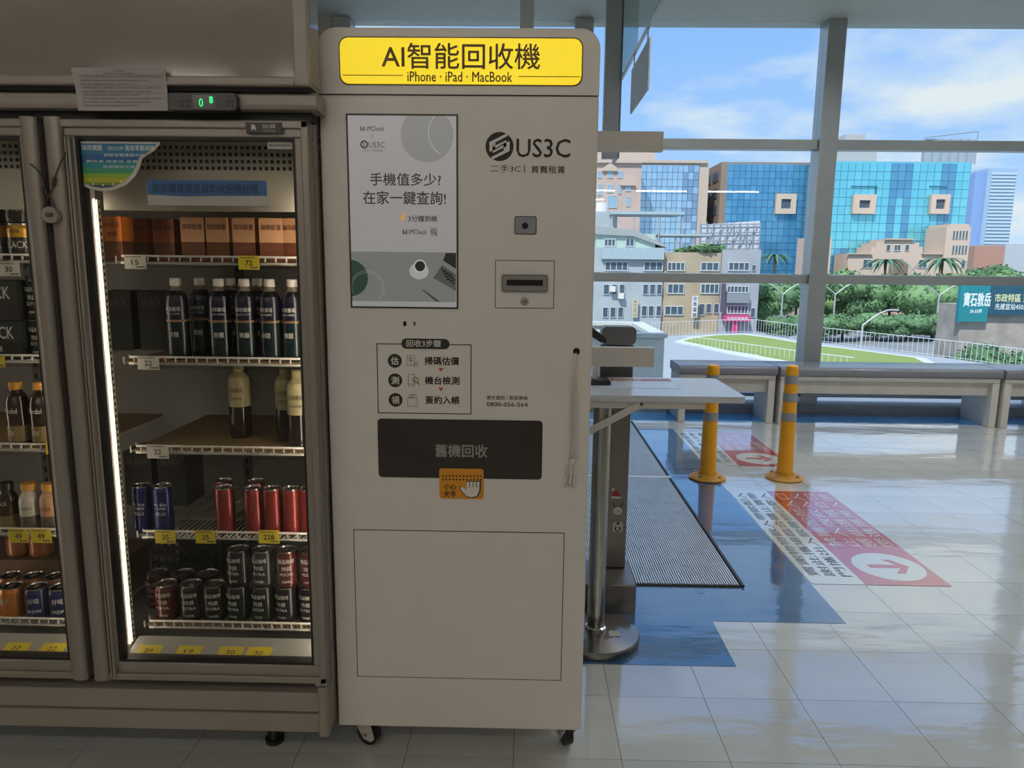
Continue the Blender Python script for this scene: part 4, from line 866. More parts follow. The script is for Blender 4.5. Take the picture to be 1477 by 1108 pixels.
# planter box
PB = thing('planter_box', 'white open-topped concrete box outside behind the shelf', 'planter', (1.0, 9.9, TZ))
o = MB(); bx0, bx1, by0, by1, bz = .2, 1.74, 9.0, 10.9, .47; 
for q in ((bx0, bx1, by0, by0+.12), (bx0, bx1, by1-.12, by1), (bx0, bx0+.12, by0+.12, by1-.12), (bx1-.12, bx1, by0+.12, by1-.12)): o.box(q[0], q[1], q[2], q[3], TZ, bz, wcon)
o.build('walls', PB); o = MB(); t_ = .03
for q in ((bx0-t_, bx1+t_, by0-t_, by0+.16), (bx0-t_, bx1+t_, by1-.16, by1+t_), (bx0-t_, bx0+.16, by0+.16, by1-.16), (bx1-.16, bx1+t_, by0+.16, by1-.16)): o.box(q[0], q[1], q[2], q[3], bz, bz+.05, wcon)
o.build('coping', PB)
# railings
rail = mat('railing_white', 'd8dcdc', .5, var=.02)
def railing(path, zb, zt, step, label):
    P_ = [Vector((x, y_, 0)) for x, y_ in path]; r = thing('railing', label, 'railing', (P_[0].x, P_[0].y, zb)); up = Vector((0, 0, 1))
    for a_, nm in ((zt, 'top_rail'), (zb+.08, 'bottom_rail')): MB().tube([p+up*a_ for p in P_], .022 if nm == 'top_rail' else .014, 6, rail).build(nm, r)
    first = None
    for A_, B_ in zip(P_[:-1], P_[1:]):
        n = max(2, int((B_-A_).length/step))
        for k in range(n):
            p = A_.lerp(B_, k/n)
            if first is None: first = MB().box(-.008, .008, -.008, .008, zb, zt, rail).build('baluster', r, org=(0, 0, zb)); o_ = first
            else: o_ = first.copy(); COL.objects.link(o_); o_.parent = r
            o_.location = p-Vector((P_[0].x, P_[0].y, 0))
    return r
railing(edge, TZ, TZ+.95, .30, 'long white railing curving behind the lawn bed')
railing(tz([(985, 499), (1021, 503.5), (1090, 514), (1160, 525), (1230, 534)]), TZ, TZ+.6, .30, 'low white railing in front of the lawn bed')
# ------------------------------------------------------------------ outside: street, trees, lamps
GZ = -8.0
MB().box(-220, 400, 20, 700, GZ-.5, GZ, mat('asphalt', '8b9092', .85, var=.1, vscale=.3)).build('ground', kind='structure')
lf = [mat('leaf_%d' % i, c_, .7, var=.25, vscale=3) for i, c_ in enumerate(('587c52', '668b5d', '4b6f46', '759a64'))]; bark = mat('bark', '5a4c3c', .8)
def crown(rx, rz, zc, n, blobs, leaf, seed):
    rnd = random.Random(seed); b = MB(); cs = []
    for k in range(blobs):
        a_ = rnd.uniform(0, 2*pi); q = rnd.uniform(.1, .65); cs.append((rx*q*cos(a_), rx*q*sin(a_), zc+rz*rnd.uniform(-.45, .55), rx*rnd.uniform(.38, .6)))
    for (x, y_, z, r) in cs:
        V = []; F = []; nu, nv = 10, 7
        for i in range(nv+1):
            for j in range(nu):
                th, ph = pi*i/nv, 2*pi*j/nu; d = Vector((sin(th)*cos(ph), sin(th)*sin(ph), cos(th))); k_ = r*.9*(1+.25*noise.noise(d*2.3+Vector((x, y_, z))))
                V.append((x+d.x*k_, y_+d.y*k_, z+d.z*k_*rz/rx*1.1))
        for i in range(nv):
            for j in range(nu): F.append((i*nu+j, (i+1)*nu+j, (i+1)*nu+(j+1) % nu, i*nu+(j+1) % nu))
        b.add(V, F, lf[(seed) % 4], True)
        for _ in range(n):
            d = Vector((rnd.gauss(0, 1), rnd.gauss(0, 1), rnd.gauss(0, 1))).normalized(); p = Vector((x, y_, z))+Vector((d.x*r, d.y*r, d.z*r*rz/rx*1.1))*rnd.uniform(.88, 1.12)
            u = Vector((rnd.gauss(0, 1), rnd.gauss(0, 1), rnd.gauss(0, 1))).normalized(); v = u.cross(d).normalized(); u = u*leaf; v = v*leaf*.6
            b.add([p-u, p+v, p+u, p-v], [(0, 1, 2, 3)], lf[rnd.randrange(4)])
    return b
def make_tree(name, rx, rz, h, seed, n=170, blobs=9, leaf=.32):
    r = thing(name, 'tree', 'tree', (0, 0, 0)); crown(rx, rz, h-rz, n, blobs, leaf, seed).build('crown', r, org=(0, 0, 0))
    t = MB().tube([(0, 0, 0), (.1, 0, h*.35), (0, .1, h-rz*1.1)], [.22, .17, .1], 8, bark)
    for k in range(4): a_ = k*1.6+seed; t.tube([(0, .05, h*.38), (rx*.5*cos(a_), rx*.5*sin(a_), h-rz*.9)], [.1, .05], 6, bark)
    t.build('trunk', r, org=(0, 0, 0)); return r
trees = [make_tree('street_tree', 5.0, 3.2, 8.0, s) for s in (1, 2, 3)]
hedge_t = [make_tree('clipped_tree', 3.6, 1.3, 3.2, s, 140, 8, .22) for s in (4, 5)]
used2 = set()
def plant(p, x, y_, label, group, s=1.0, rot=None, z=GZ):
    rot = random.uniform(0, 6) if rot is None else rot
    if p.name in used2: return copy_tree(p, (x, y_, z), None, label, group, rot, s)
    used2.add(p.name); p.location = (x, y_, z); p['label'] = label; p['group'] = group; p.rotation_euler.z = rot; p.scale = (s,)*3 if isinstance(s, (int, float)) else s; return p
TB = 'green trees across the street'
for k, (px, Y, s, lb_) in enumerate(((1112, 108, .95, 'green street tree beside the apartment row, left of the window mullion'), (1150, 116, 1.05, 'green street tree just left of the window mullion'),
        (1205, 118, 1.1, 'green street tree just right of the window mullion'), (1245, 112, 1.0, 'broad green street tree behind the single-arm lamp'), (1285, 116, 1.1, 'green street tree left of centre below the podium building'),
        (1325, 110, 1.05, 'green street tree beside the traffic signal pole'), (1365, 118, 1.1, 'green street tree left of the teal billboard'), (1400, 130, 1.15, 'green street tree behind the teal billboard'), (1450, 135, 1.15, 'rightmost street tree behind the billboard'))):
    plant(trees[k % 3], at(px, 430, Y).x, Y, lb_, TB, s)
for k, (px, Y, lb_) in enumerate(((1120, 90, 'low clipped tree behind the railing near the pink sign'), (1165, 92, 'low clipped tree hidden by the window mullion'), (1215, 94, 'low clipped tree right of the mullion'), (1262, 96, 'low clipped tree below the single-arm lamp'), (1310, 96, 'low clipped tree with forked trunk in the middle'), (1345, 97, 'low clipped tree beside the traffic signal pole'))):
    plant(hedge_t[k % 2], at(px, 480, Y).x, Y, lb_, 'low clipped trees behind the railing', 1.05)
p = at(1440, 485, 45); plant(trees[1], p.x, 45, 'leafy tree in front of the concrete wall at the right border', TB, (.55, .55, .62)); 
# palms in front of the podium
palmm = mat('palm_leaf', '5c8468', .6, var=.2, vscale=2)
def palm(px, py, Y, s, label):
    top = at(px, py, Y); r = thing('palm_tree', label, 'tree', (top.x, Y, GZ), 'palm trees by the podium building')
    MB().tube([(top.x, Y, GZ), (top.x+.1, Y, (GZ+top.z)/2), (top.x, Y, top.z)], [.25, .2, .16], 8, bark).build('trunk', r)
    for k in range(22):
        a_ = 2*pi*k/22+.3*(k % 2); dr = Vector((cos(a_), sin(a_), 0)); b = MB(); side = Vector((-sin(a_), cos(a_), 0)); P_ = []
        for i in range(6):
            t = i/5; P_.append((Vector((top.x, Y, top.z))+dr*((2.2+.5*(k % 3))*s*t)+Vector((0, 0, s*((1.2+.7*(k % 2))*t-2.6*t*t))), s*.2*sin(pi*min(1, .15+t*.85))))
        V = []
        for c_, w_ in P_: V += [c_+side*w_-Vector((0, 0, .25*w_)), c_, c_-side*w_-Vector((0, 0, .25*w_))]
        F = []
        for i in range(5): F += [(3*i, 3*i+1, 3*i+4, 3*i+3), (3*i+1, 3*i+2, 3*i+5, 3*i+4)]
        b.add(V, F, palmm); b.build('frond', r)
palm(1278, 378, 122, 1.5, 'palm tree before the arched entrance of the podium'); palm(1360, 377, 122, 1.7, 'palm tree before the tower end of the podium')
palm(1118, 370, 118, 1.1, 'small palm tree against the blue glass building')
plant(trees[0], at(1205, 395, 122).x, 122, 'pale bushy tree left of the podium building', TB, (.8, .8, 1.05)); plant(trees[2], at(1228, 395, 125).x, 125, 'round bushy tree at the foot of the podium building', TB, (.7, .7, 1.0)); plant(trees[1], at(1430, 390, 160).x, 160, 'green tree under the far striped tower', TB, (1.3, 1.3, 1.35))
# street lamps
lpm = mat('lamp_post_grey', 'c9cdcc', .45, .3)
def street_lamp(px, py, Y, arms, label):
    c = at(px, py, Y); r = thing('street_lamp', label, 'street lamp', (c.x, Y, GZ), 'street lamps across the road')
    MB().tube([(c.x, Y, GZ), (c.x, Y, c.z-1.2)], [.14, .09], 8, lpm).build('pole', r)
    for s in arms:
        pts = [(c.x+s*3.0*t, Y, c.z-1.2+1.6*sin(t*pi/2*1.05)) for t in (0, .15, .3, .5, .75, 1)]
        a_ = MB().tube(pts, .08, 6, lpm).build('arm', r); e_ = pts[-1]; MB().box(e_[0]-.35, e_[0]+.35, Y-.15, Y+.15, e_[2]-.1, e_[2]+.06, lpm).build('lamp_head', a_)
street_lamp(1130, 412, 100, (-1, 1), 'double-arm street lamp left of the window mullion'); street_lamp(1206, 412, 100, (-1, 1), 'double-arm street lamp right of the window mullion')
street_lamp(1356, 414, 100, (-1, 1), 'double-arm street lamp with a small box left of the billboard'); street_lamp(1246, 452, 72, (1,), 'single-arm street lamp low in front of the trees')
# ------------------------------------------------------------------ outside: buildings
def wbox(px0, py0, px1, py1, Y):
    a = at(px0, (py0+py1)/2, Y); b = at(px1, (py0+py1)/2, Y); t = at((px0+px1)/2, py0, Y); u = at((px0+px1)/2, py1, Y); return a.x, b.x, u.z, t.z
wframe = mat('window_frame_far', 'c3c9c9', .5); wpane = mat('window_pane_far', '4e5f6e', .15, var=.2, vscale=2)
_wc = {}
def window_obj(parent, x0, x1, z0, z1, Y, nv=1, fm=None, pm=None, name='window'):
    key = (round(x1-x0, 2), round(z1-z0, 2), nv, fm and fm.name, pm and pm.name)
    if key not in _wc:
        w_, h = x1-x0, z1-z0; m = MB(); t = min(.12, w_*.1); m.frame(0, w_, 0, h, t, -.14, 0, fm or wframe)
        for k in range(1, nv): m.box(w_*k/nv-t*.4, w_*k/nv+t*.4, -.12, 0, t, h-t, fm or wframe)
        o = m.build(name, parent, org=(0, 0, 0)); g = MB().box(t, w_-t, -.07, -.01, t, h-t, pm or wpane).build('pane', o, org=(0, 0, 0)); g.parent = o; g.location = (0, 0, 0); _wc[key] = o
    else:
        o = _wc[key].copy(); COL.objects.link(o); o.parent = parent
        for c in _wc[key].children: q = c.copy(); COL.objects.link(q); q.parent = o
    o.location = Vector((x0, Y, z0))-WL[parent.name]; return o
def shell(name, label, px0, py0, px1, Y, depth, m, py1=None):
    x0, x1, _, z1 = wbox(px0, py0, px1, 400, Y); z1 = at((px0+px1)/2, py0, Y).z
    z0 = GZ if py1 is None else at((px0+px1)/2, py1, Y).z
    r = thing(name, label, 'building', ((x0+x1)/2, Y+depth/2, z0)); MB().box(x0, x1, Y, Y+depth, z0, z1, m).build('wall', r); return r, x0, x1, z0, z1
def wins(r, Y, items, **k):
    for px0, py0, px1, py1, nv in items: x0, x1, z0, z1 = wbox(px0, py0, px1, py1, Y); window_obj(r, x0, x1, z0, z1, Y, nv, **k)
def curtain(r, x0, x1, z0, z1, Y, nx, nz, mats_, grid, seed, tilt=.004):
    rnd = random.Random(seed); w_, h = (x1-x0)/nx, (z1-z0)/nz; base = {}
    for i in range(nx):
        for j in range(nz):
            m = mats_(i/(nx-1), j/(nz-1), rnd)
            if m.name not in base:
                o = MB().box(-w_/2+.04, w_/2-.04, -.15, 0, -h/2+.04, h/2-.04, m).build('glass_panel', r, org=(0, 0, 0)); base[m.name] = o
            else: o = base[m.name].copy(); COL.objects.link(o)
            o.location = Vector((x0+w_*(i+.5), Y, z0+h*(j+.5)))-WL[r.name]; o.rotation_euler = (rnd.gauss(0, tilt)*.4, 0, rnd.gauss(0, tilt)*.4)
    MB().box(x0, x1, Y, Y+.3, z0, z1, grid).build('glazing_grid', r)
beige = mat('beige_stone', 'c9b6a6', .7, var=.05); peach = mat('peach_stone', 'd6bfac', .7, var=.05)
def gmat(n, c, r=.12, me=.35): return mat(n, c, r, me, var=.05, vscale=.2)
# apartment row, left
AY = 85; g_a = mat('apartment_grey', 'aeb6ba', .8, var=.08, vscale=.6); g_b = mat('apartment_tan', 'b3a389', .8, var=.12, vscale=.6); g_c = mat('apartment_pale', 'a6aab0', .8, var=.08, vscale=.6); g_d = mat('apartment_green', 'b5c9bd', .8, var=.06)
metal = mat('sheet_metal_roof', 'a9bcc2', .5, var=.06, stretch=(6, 1, 1), vscale=1)
r, x0, x1, z0, z1 = shell('apartment_block', 'grey apartment block with sheet metal roof beside the kiosk', 850, 357, 957, AY, 12, g_a)
wins(r, AY, [(872, 377, 906, 391, 4), (928, 377, 958-2, 391, 3), (870, 410, 879, 425, 1), (882, 410, 890, 425, 1), (893, 410, 901, 425, 1), (927, 410, 935, 425, 1), (937, 410, 945, 425, 1), (947, 410, 955, 425, 1), (869, 443, 877, 458, 1), (880, 443, 888, 458, 1), (891, 443, 899, 458, 1), (925, 441, 933, 456, 1), (935, 441, 943, 456, 1), (946, 441, 954, 456, 1)])
a = wbox(868, 358, 958, 374, AY-.5); MB().box(a[0], a[1], AY-.6, AY, a[2], a[3], metal).build('metal_awning', r)
for px, py in ((896, 427), (884, 417)):
    a = wbox(px-4, py-4, px+4, py+4, AY-.7); MB().box(a[0], a[1], AY-.7, AY-.1, a[2], a[3], white_lit).build('air_conditioner', r)
a = wbox(912, 432, 920, 458, AY-.6); sg = MB().box(a[0], a[1], AY-.6, AY-.4, a[2], a[3], mat('sign_cream', 'cfc8a8', .6))
for k, ch in enumerate('大三元行'): h = (a[3]-a[2])/4; sg.text(ch, a[0]+.1, a[1]-.1, a[3]-h*(k+.9), a[3]-h*(k+.1), AY-.61, ink, 0)
sg.build('sign', r)
r2 = thing('roof_shed', 'sheet metal rooftop shed with sloping stair on the grey apartment block', 'shed', (at(900, 350, AY+1).x, AY+4, z1))
a = wbox(860, 327, 958, 357, AY+1); MB().box(a[0], a[1]-1.0, AY+1, AY+7, z1, a[3]-.8, g_d).build('wall', r2)
MB().prism([(a[0]-.3, a[3]), (a[1]-3.4, a[3]-.4), (a[1]+.3, z1+.2), (a[1]+.3, z1), (a[1]-3.6, a[3]-1.1), (a[0]-.3, a[3]-.9)], 'y', AY+.6, AY+7.3, mat('shed_roof', 'a3a9a6', .6)).build('roof', r2)
wins(r2, AY+1, [(871, 344, 888, 356, 3), (902, 344, 915, 356, 2)])
r3 = thing('water_tank', 'white rooftop water tank above the shed', 'tank', (at(866, 300, AY+5).x, AY+5, at(866, 308, AY+5).z)); c = at(868, 300, AY+5)
MB().cyl((c.x, AY+5, c.z-.6), (c.x, AY+5, c.z+.6), .85, n=16, m=white_lit).build('tank', r3); b_ = at(868, 306, AY+5).z; MB().box(c.x-1.2, c.x+1.8, AY+4, AY+7, at(868, 330, AY+5).z-1, b_, g_a).build('base', r3)
for k, (px0, py0, px1, py1) in enumerate(((880, 306, 985, 310), (950, 338, 1022, 341))):
    a = wbox(px0, py0, px1, py1, AY+3); o = thing('roof_canopy', ('long upper', 'short lower')[k]+' metal roof canopy on thin posts over the apartments', 'canopy', ((a[0]+a[1])/2, AY+4.5, at(px0, 357, AY+3).z-1))
    MB().box(a[0], a[1], AY+2, AY+7, a[2], a[3], metal).build('roof', o)
    zb = at(px0, 357, AY+3).z-1
    for t in (0.02, .33, .66, .98): x = a[0]+(a[1]-a[0])*t; MB().box(x-.08, x+.08, AY+2.2, AY+2.4, zb, a[2], g_c).build('post', o)
r, x0, x1, z0, z1 = shell('apartment_block', 'tan stained apartment block with ivy on its parapet', 957.5, 364, 1040, AY+.3, 12, g_b)
wins(r, AY+.3, [(962, 378, 988, 391, 4), (1010, 378, 1037, 391, 3), (962, 409, 987, 424, 3), (1010, 409, 1037, 424, 4), (958, 441, 986, 455, 3), (1008, 438, 1016, 455, 1), (1018, 438, 1026, 452, 1), (1029, 438, 1037, 452, 1)])
a = wbox(998, 427, 1006, 458, AY-.6); sg = MB().box(a[0], a[1], AY-.7, AY-.5, a[2], a[3], white_lit)
for k, ch in enumerate('宏泰當舖'): h = (a[3]-a[2])/4; sg.text(ch, a[0]+.1, a[1]-.1, a[3]-h*(k+.9), a[3]-h*(k+.1), AY-.71, mat('sign_blue', '2c4a7a', .6), .01)
sg.build('sign', r)
iv = crown(1.6, .9, 0, 120, 7, .2, 6); 
o = thing('roof_plants', 'green plants growing along the tan parapet', 'plants', (at(1012, 360, AY+1).x, AY+1.4, z1)); c = iv.build('foliage', o, org=(0, 0, 0)); c.location = (0, 0, .3); c.scale = (2.0, 1, .8)
r, x0, x1, z0, z1 = shell('apartment_block', 'pale grey apartment block with balcony grilles at the end of the row', 1041.3, 360, 1097, AY+.1, 12, g_c)
wins(r, AY+.1, [(1050, 378, 1081, 391, 4), (1084, 382, 1090, 391, 1), (1048, 412, 1080, 423, 6), (1048, 440, 1079, 453, 6), (1082, 444, 1089, 458, 1)])
a = wbox(1048, 424, 1081, 437, AY-.4); MB().box(a[0], a[1], AY-.6, AY+.1, a[2], a[3], mat('balcony_grey', '8d9299', .7)).build('balcony', r)
a = wbox(1040, 409, 1046, 450, AY-.6); MB().box(a[0], a[1], AY-.7, AY-.5, a[2], a[3], mat('sign_dark', '5b5560', .6)).build('sign', r)
a = wbox(1044, 455, 1081, 463, AY-.8); sg = MB().box(a[0], a[1], AY-1.2, AY, a[2], a[3], mat('sign_pink', 'd64a86', .5)); sg.text('珍珠奶茶專賣', a[0]+.3, a[1]-.3, a[2]+.15, a[3]-.15, AY-1.21, white_lit, .01).build('pink_sign', r)
a = wbox(1056, 463, 1064, 480, AY-.8); MB().box(a[0], a[1], AY-.9, AY-.6, a[2], a[3], mat('sign_pink', 'd64a86', .5)).build('pink_post', r)
# scaffold billboard behind
BBY = AY+14; r = thing('scaffold_billboard', 'white billboard backed by a steel lattice above the apartments', 'billboard', (at(1052, 350, BBY).x, BBY, GZ)); a = wbox(1009, 318, 1095, 358, BBY)
MB().prism([(a[0], a[2]-2), (a[1], a[2]-2), (a[1], a[3]), (a[0], a[3]-.6)], 'y', BBY, BBY+.4, mat('billboard_back', 'cfd4dc', .6, var=.1, vscale=.5)).build('panel', r)
sc_ = mat('lattice_steel', '9aa0a4', .5)
for k in range(10): x = a[0]+(a[1]-a[0])*k/9; MB().tube([(x, BBY-.3, GZ), (x, BBY-.3, a[3]-.3)], .07, 5, sc_).build('lattice_bar', r)
for k in range(4): z = a[2]+(a[3]-a[2])*k/3.4; MB().tube([(a[0], BBY-.3, z-.2), (a[1], BBY-.3, z)], .07, 5, sc_).build('lattice_bar', r)
for k in range(6): x = a[0]+(a[1]-a[0])*(.12+k*.14); MB().tube([(x-.9, BBY-.4, a[2]-1.5), (x+.9, BBY-.4, a[3]-.4)], .07, 5, sc_).build('lattice_brace', r)
# ornate beige building and pale mirror building
OY = 150
r, x0, x1, z0, z1 = shell('ornate_building', 'ornate pinkish stone building with arched gables behind the apartments', 842, 233, 923, OY-6, 5, mat('ornate_stone', 'c7b0a4', .7, var=.08, vscale=.3))
wins(r, OY-6, [(862, 247, 868, 257, 1), (876, 247, 884, 257, 2), (891, 247, 898, 257, 1), (875, 266, 884, 278, 2), (891, 266, 896, 280, 1), (902, 266, 910, 276, 1), (862, 266, 868, 282, 1), (903, 284, 909, 298, 1), (876, 282, 890, 300, 2)], pm=mat('pane_sky', '9cc0d6', .15, .3))
for px in (880, 906):
    c = at(px, 243 if px < 890 else 264, OY-6.2); w_ = 1.5; MB().prism([(c.x-w_, c.z-.5), (c.x+w_, c.z-.5), (c.x+w_*.8, c.z+.2), (c.x, c.z+1.1), (c.x-w_*.8, c.z+.2)], 'y', OY-6.5, OY-6, beige).build('gable', r)
a = wbox(842, 231, 925, 235, OY-6.4); MB().box(a[0], a[1], OY-6.6, OY-6, a[2], a[3], beige).build('cornice', r)
r, x0, x1, z0, z1 = shell('stone_tower', 'beige stone tower rising behind the ornate building', 850, 205, 942, OY+30, 14, mat('tower_stone', 'c9b7a8', .7, var=.05))
r, x0, x1, z0, z1 = shell('mirror_building', 'pale silver-blue mirror glass building left of the blue one', 906, 234, 1019, OY, 25, beige)
pa = [gmat('mirror_pale_%d' % i, c_, .1, .5) for i, c_ in enumerate(('aacce2', 'b0d2e6', 'a6c8e0', 'adcfe4', 'b4d6e8'))]; pd = gmat('mirror_dark', '8aa8c4', .12, .4)
xa, xb = x0+.2, at(1005, 300, OY).x; zb = at(950, 410, OY).z
curtain(r, xa, xb, zb, z1-.6, OY-.2, 13, 17, lambda u, v, q: pd if (u > .82 and q.random() < .35+v*.2) else q.choice(pa), mat('glazing_bar', '8fa3ae', .5), 3)
a = wbox(906, 231, 1020, 235, OY-.4); MB().box(a[0], a[1], OY-.5, OY, a[2], a[3], beige).build('cornice', r)
# blue glass building with brown flank
BY = 150
x0 = at(1046, 300, BY).x; x1 = at(1183, 300, BY).x; z1 = at(1100, 234, BY).z; xl = at(1019, 300, BY+26).x
r = thing('blue_glass_building', 'deep blue glass office building with brown side wing', 'building', ((x0+x1)/2, BY+12, GZ)); brw = mat('brown_stone', '94806f', .7, var=.05)
MB().box(x0-1.2, x1, BY, BY+26, GZ, z1, brw).build('wall', r)
for k in range(8):                                   # windows of the receding flank
    for j in range(4):
        z = z1-3.5-k*3.3; yy = BY+2+j*6; MB().box(x0-1.32, x0-1.2, yy, yy+4.2, z, z+1.9, wpane).build('flank_window', r)
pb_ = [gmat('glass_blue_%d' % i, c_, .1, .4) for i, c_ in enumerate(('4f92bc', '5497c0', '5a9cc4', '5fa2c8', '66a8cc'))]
curtain(r, x0, x1, at(1100, 420, BY).z, z1-.4, BY-.2, 16, 18, lambda u, v, q: pb_[min(4, max(0, int(1.2+v*2.2+q.gauss(0, .8))))], mat('glazing_bar_dark', '82acc4', .5), 5)  # pane and bar colours lightened in place of distance haze
def ornament(r, px0, py0, px1, py1, Y):
    a = wbox(px0, py0, px1, py1, Y); t = (a[1]-a[0])*.26; O = MB().frame(a[0], a[1], a[2], a[3], t, Y-1.0, Y-.2, peach).build('stone_ornament', r)
    MB().box(a[0]+t, a[1]-t, Y-.6, Y-.2, a[2]+t, a[3]-t, wpane).build('pane', O)
ornament(r, 1117, 280, 1146, 309, BY-.2)
# bright cyan building
CYY = 140
x0 = at(1187, 300, CYY).x; x1 = at(1393, 300, CYY).x; z1 = at(1300, 233, CYY).z
r = thing('cyan_glass_building', 'bright turquoise mirror glass building with stone ornaments', 'building', ((x0+x1)/2, CYY+10, GZ))
MB().prism([(x0, CYY), (x1, CYY), (x1+2.6, CYY+4), (x1+2.6, CYY+8.5), (x0, CYY+8.5)], 'z', GZ, z1, mat('cyan_frame', '6fb4c4', .5)).build('wall', r)
pc = [gmat('glass_cyan_%d' % i, c_, .08, .45) for i, c_ in enumerate(('76d2e4', '7ad5e6', '74cfe2', '7ed8e8'))]; pdk = [gmat('glass_teal_%d' % i, c_, .1, .4) for i, c_ in enumerate(('62a4c8', '66a9cc', '5f9fc4'))]
def cy(u, v, q):                                     # darker panes in columns and below a wavy line
    if .79 < u < .93: return q.choice(pdk)
    if .44 < u < .60 and not (.50 < u < .55 and v < .78): return q.choice(pdk)
    if v < .26+.10*sin(u*17)*sin(u*5)+(.08 if .25 < u < .75 else 0): return q.choice(pdk)
    return q.choice(pc)
curtain(r, x0, x1, at(1300, 420, CYY).z, z1-.3, CYY-.2, 20, 15, cy, mat('glazing_bar_cyan', '8fd0de', .5), 9, .003)  # bars and darker panes made paler, haze put into their colour
ornament(r, 1228, 281, 1260, 309, CYY-.3); ornament(r, 1339, 281, 1366, 309, CYY-.3)
for px0, py0, px1, py1 in ((1228, 268, 1264, 269.5), (1263, 268, 1264.5, 284), (1341, 268, 1366, 269.5)): a = wbox(px0, py0, px1, py1, CYY-.5); MB().box(a[0], a[1], CYY-.6, CYY-.2, a[2], a[3], mat('channel_dark', '4c7f95', .5)).build('channel', r)
a = wbox(1187, 194, 1270, 233, CYY+3); MB().box(a[0], a[1]-1, CYY+2, CYY+8, z1, a[3]-2.0, mat('penthouse_grey', 'b3b4b2', .8, var=.08)).box(a[0]+4, a[1]-3, CYY+3, CYY+7, a[3]-2.0, a[3], mat('penthouse_grey', 'b3b4b2', .8)).build('penthouse', r)
a = wbox(1332, 196, 1407, 233, CYY+4); bb = MB().box(a[0], a[1], CYY+4, CYY+4.5, z1+.4, a[3]-.6, mat('roof_sign_back', 'a3abb4', .7, var=.1)).build('roof_sign', r)
for k in range(7): x = a[0]+(a[1]-a[0])*k/6; MB().tube([(x, CYY+3.7, z1), (x, CYY+3.7, a[3]+(.8 if k == 6 else -.5))], .1, 5, sc_).build('sign_strut', bb)
MB().tube([(a[0], CYY+3.7, a[3]-.4), (a[1], CYY+3.7, a[3]+.8)], .1, 5, sc_).build('sign_strut', bb)
# stepped podium building
PY = 133; r = thing('podium_building', 'peach stone building with stepped gable and corner tower', 'building', (at(1315, 380, PY).x, PY+3, GZ))
P_ = [(1224, 384), (1224, 366), (1257, 366), (1257, 356), (1264, 356), (1264, 350), (1277, 350), (1277, 345), (1316, 345), (1316, 350), (1326, 350), (1326, 356), (1331, 356), (1331, 366), (1361, 366), (1361, 384)]
Q_ = [(at(px, py, PY).x, at(px, py, PY).z) for px, py in P_]; Q_ = [(Q_[0][0], GZ)]+Q_[1:-1]+[(Q_[-1][0], GZ)]
MB().prism(Q_, 'y', PY, PY+6, peach).build('gable_wall', r)
a = wbox(1362, 327, 1397, 400, PY-.8); b2 = wbox(1370, 323, 1398, 330, PY-.8); MB().box(a[0], a[1], PY-.8, PY+6, GZ, a[3], peach).box(b2[0], b2[1], PY-.8, PY+6, a[3], b2[3], peach).build('corner_tower', r)
wins(r, PY, [(1278, 353, 1284, 362, 1), (1289, 353, 1299, 362, 2), (1305, 353, 1311, 362, 1), (1244, 374, 1259, 387, 2), (1324, 374, 1337, 387, 2)])
wins(r, PY-.8, [(1374+k*4.6, 333, 1377+k*4.6, 345, 1) for k in range(5)]+[(1373+k*4.6, 354, 1376+k*4.6, 366, 1) for k in range(5)]+[(1386, 375, 1392, 386, 1)])
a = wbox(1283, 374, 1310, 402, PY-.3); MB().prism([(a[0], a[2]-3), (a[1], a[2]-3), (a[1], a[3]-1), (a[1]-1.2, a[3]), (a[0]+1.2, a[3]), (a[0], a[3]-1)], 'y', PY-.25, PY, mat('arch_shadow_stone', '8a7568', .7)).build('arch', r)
for px0, py, px1 in ((1222, 366, 1258), (1330, 366, 1362), (1275, 345, 1318)): a = wbox(px0, py-1, px1, py+1, PY-.3); MB().box(a[0], a[1], PY-.5, PY, a[2], a[3], beige).build('coping', r)
r, x0, x1, z0, z1 = shell('stone_kiosk', 'small beige stone block half hidden by the window mullion', 1163, 343, 1198, PY+1, 5, peach)
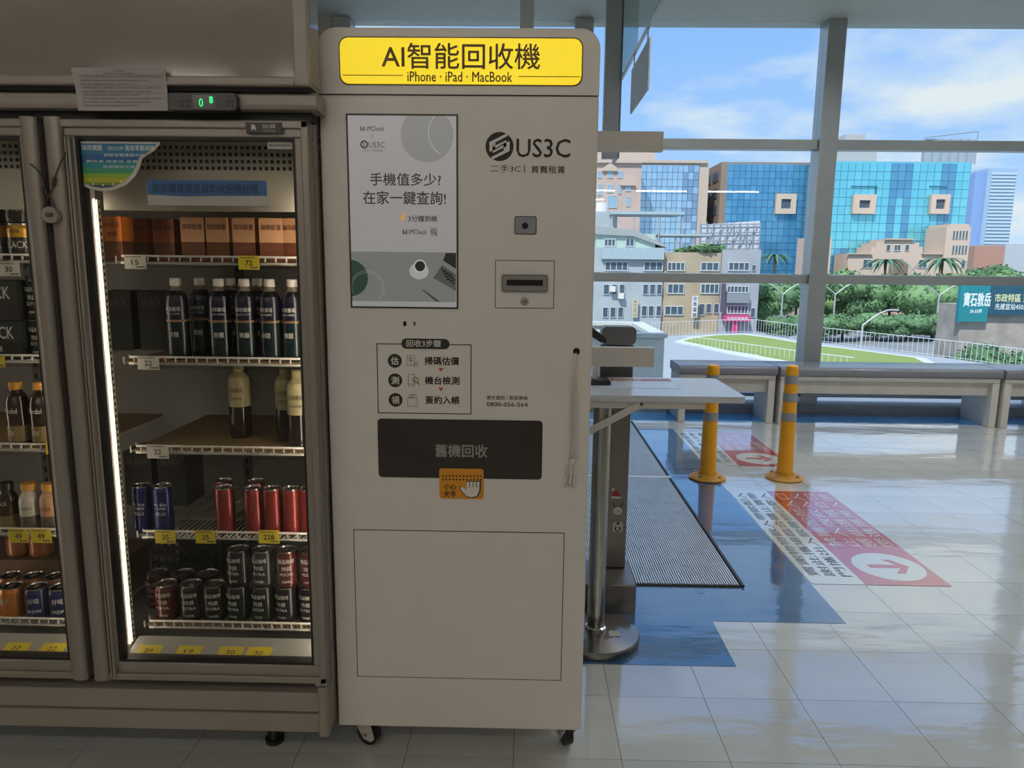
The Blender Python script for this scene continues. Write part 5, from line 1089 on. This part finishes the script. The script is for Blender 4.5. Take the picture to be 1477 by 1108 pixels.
# far tower
TY = 420
x0 = at(1419, 300, TY).x; x1 = at(1461, 300, TY).x; z1 = at(1440, 243, TY).z; xl = at(1405, 300, TY).x
r = thing('striped_tower', 'slim pale blue tower with horizontal bands in the far distance', 'building', ((x0+x1)/2, TY+8, GZ))
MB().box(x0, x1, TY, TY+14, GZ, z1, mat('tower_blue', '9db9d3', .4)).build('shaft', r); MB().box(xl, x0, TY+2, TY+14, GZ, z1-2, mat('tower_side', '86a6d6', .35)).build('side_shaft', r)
bm = mat('tower_band', 'c2d3da', .5); first = None
for k in range(21):
    z = at(1440, 352-k*5.0, TY).z
    if first is None: first = MB().box(x0+2.2, x1-.5, TY-.6, TY, z, z+1.0, bm).build('band', r, org=(x0, TY, z)); o = first
    else: o = first.copy(); COL.objects.link(o)
    o.location = Vector((x0, TY, z))-WL[r.name]
r, x0, x1, z0, z1 = shell('brick_block', 'low red-roofed block below the striped tower', 1404, 355, 1447, 230, 20, mat('red_brick', 'b58a78', .8)); r, x0, x1, z0, z1 = shell('grey_block', 'low grey block at the right border under the sky', 1448, 352, 1500, 240, 20, mat('far_grey', 'b9bfc4', .8))
# teal billboard on a concrete wall
QY = 62; r = thing('concrete_wall', 'weathered concrete wall carrying the teal billboard', 'wall', (at(1440, 480, QY).x, QY+2, GZ)); a = wbox(1382, 466, 1540, 520, QY+.5)
MB().box(a[0], a[1], QY+.5, QY+4, GZ, a[3]+1.5, mat('weathered_concrete', 'a59d92', .85, var=.2, vscale=.8)).build('wall', r)
r = thing('billboard', 'teal property billboard with white Chinese lettering', 'billboard', (at(1440, 440, QY).x, QY, at(1440, 466, QY).z)); a = wbox(1384, 407, 1545, 465, QY); c = at(1426, 440, QY).x
MB().box(a[0], c, QY, QY+.4, a[2], a[3], mat('billboard_teal', '17868f', .5, var=.12, vscale=.6)).build('teal_panel', r); MB().box(c, a[1], QY, QY+.4, a[2]+.6, a[3], mat('billboard_navy', '1d5266', .5, var=.12, vscale=.6)).build('navy_panel', r)
t = MB(); wt = mat('billboard_lettering', 'e2ece8', .6, var=0); y = QY-.02
t.text('寶石敦岳', *wbox(1390, 422, 1429, 442, QY), y, wt, .02); t.text('38-55坪', *wbox(1399, 446, 1416, 452, QY), y, wt, .02); t.text('市政特區 寶石', *wbox(1435, 424, 1494, 436, QY), y, mat('billboard_cream', 'd9dca8', .6, var=0), .02); t.text('先建宣站450米 29坪', *wbox(1435, 438, 1500, 447, QY), y, wt, .01)
t.build('lettering', r)
o = thing('shop_sign', 'small black roadside sign with a yellow mark below the billboard', 'sign', (at(1365, 480, 66).x, 66, GZ)); a = wbox(1358, 453, 1379, 466, 66); MB().box(a[0], a[1], 66, 66.3, a[2], a[3], black).build('panel', o); MB().text('S', *wbox(1361, 455, 1368, 463, 66), 65.98, mat('sign_yellow', 'c9c12a', .6), .03).build('mark', o)
x = (a[0]+a[1])/2; MB().box(x-.1, x+.1, 66.1, 66.2, GZ, a[2], sc_).build('pole', o)
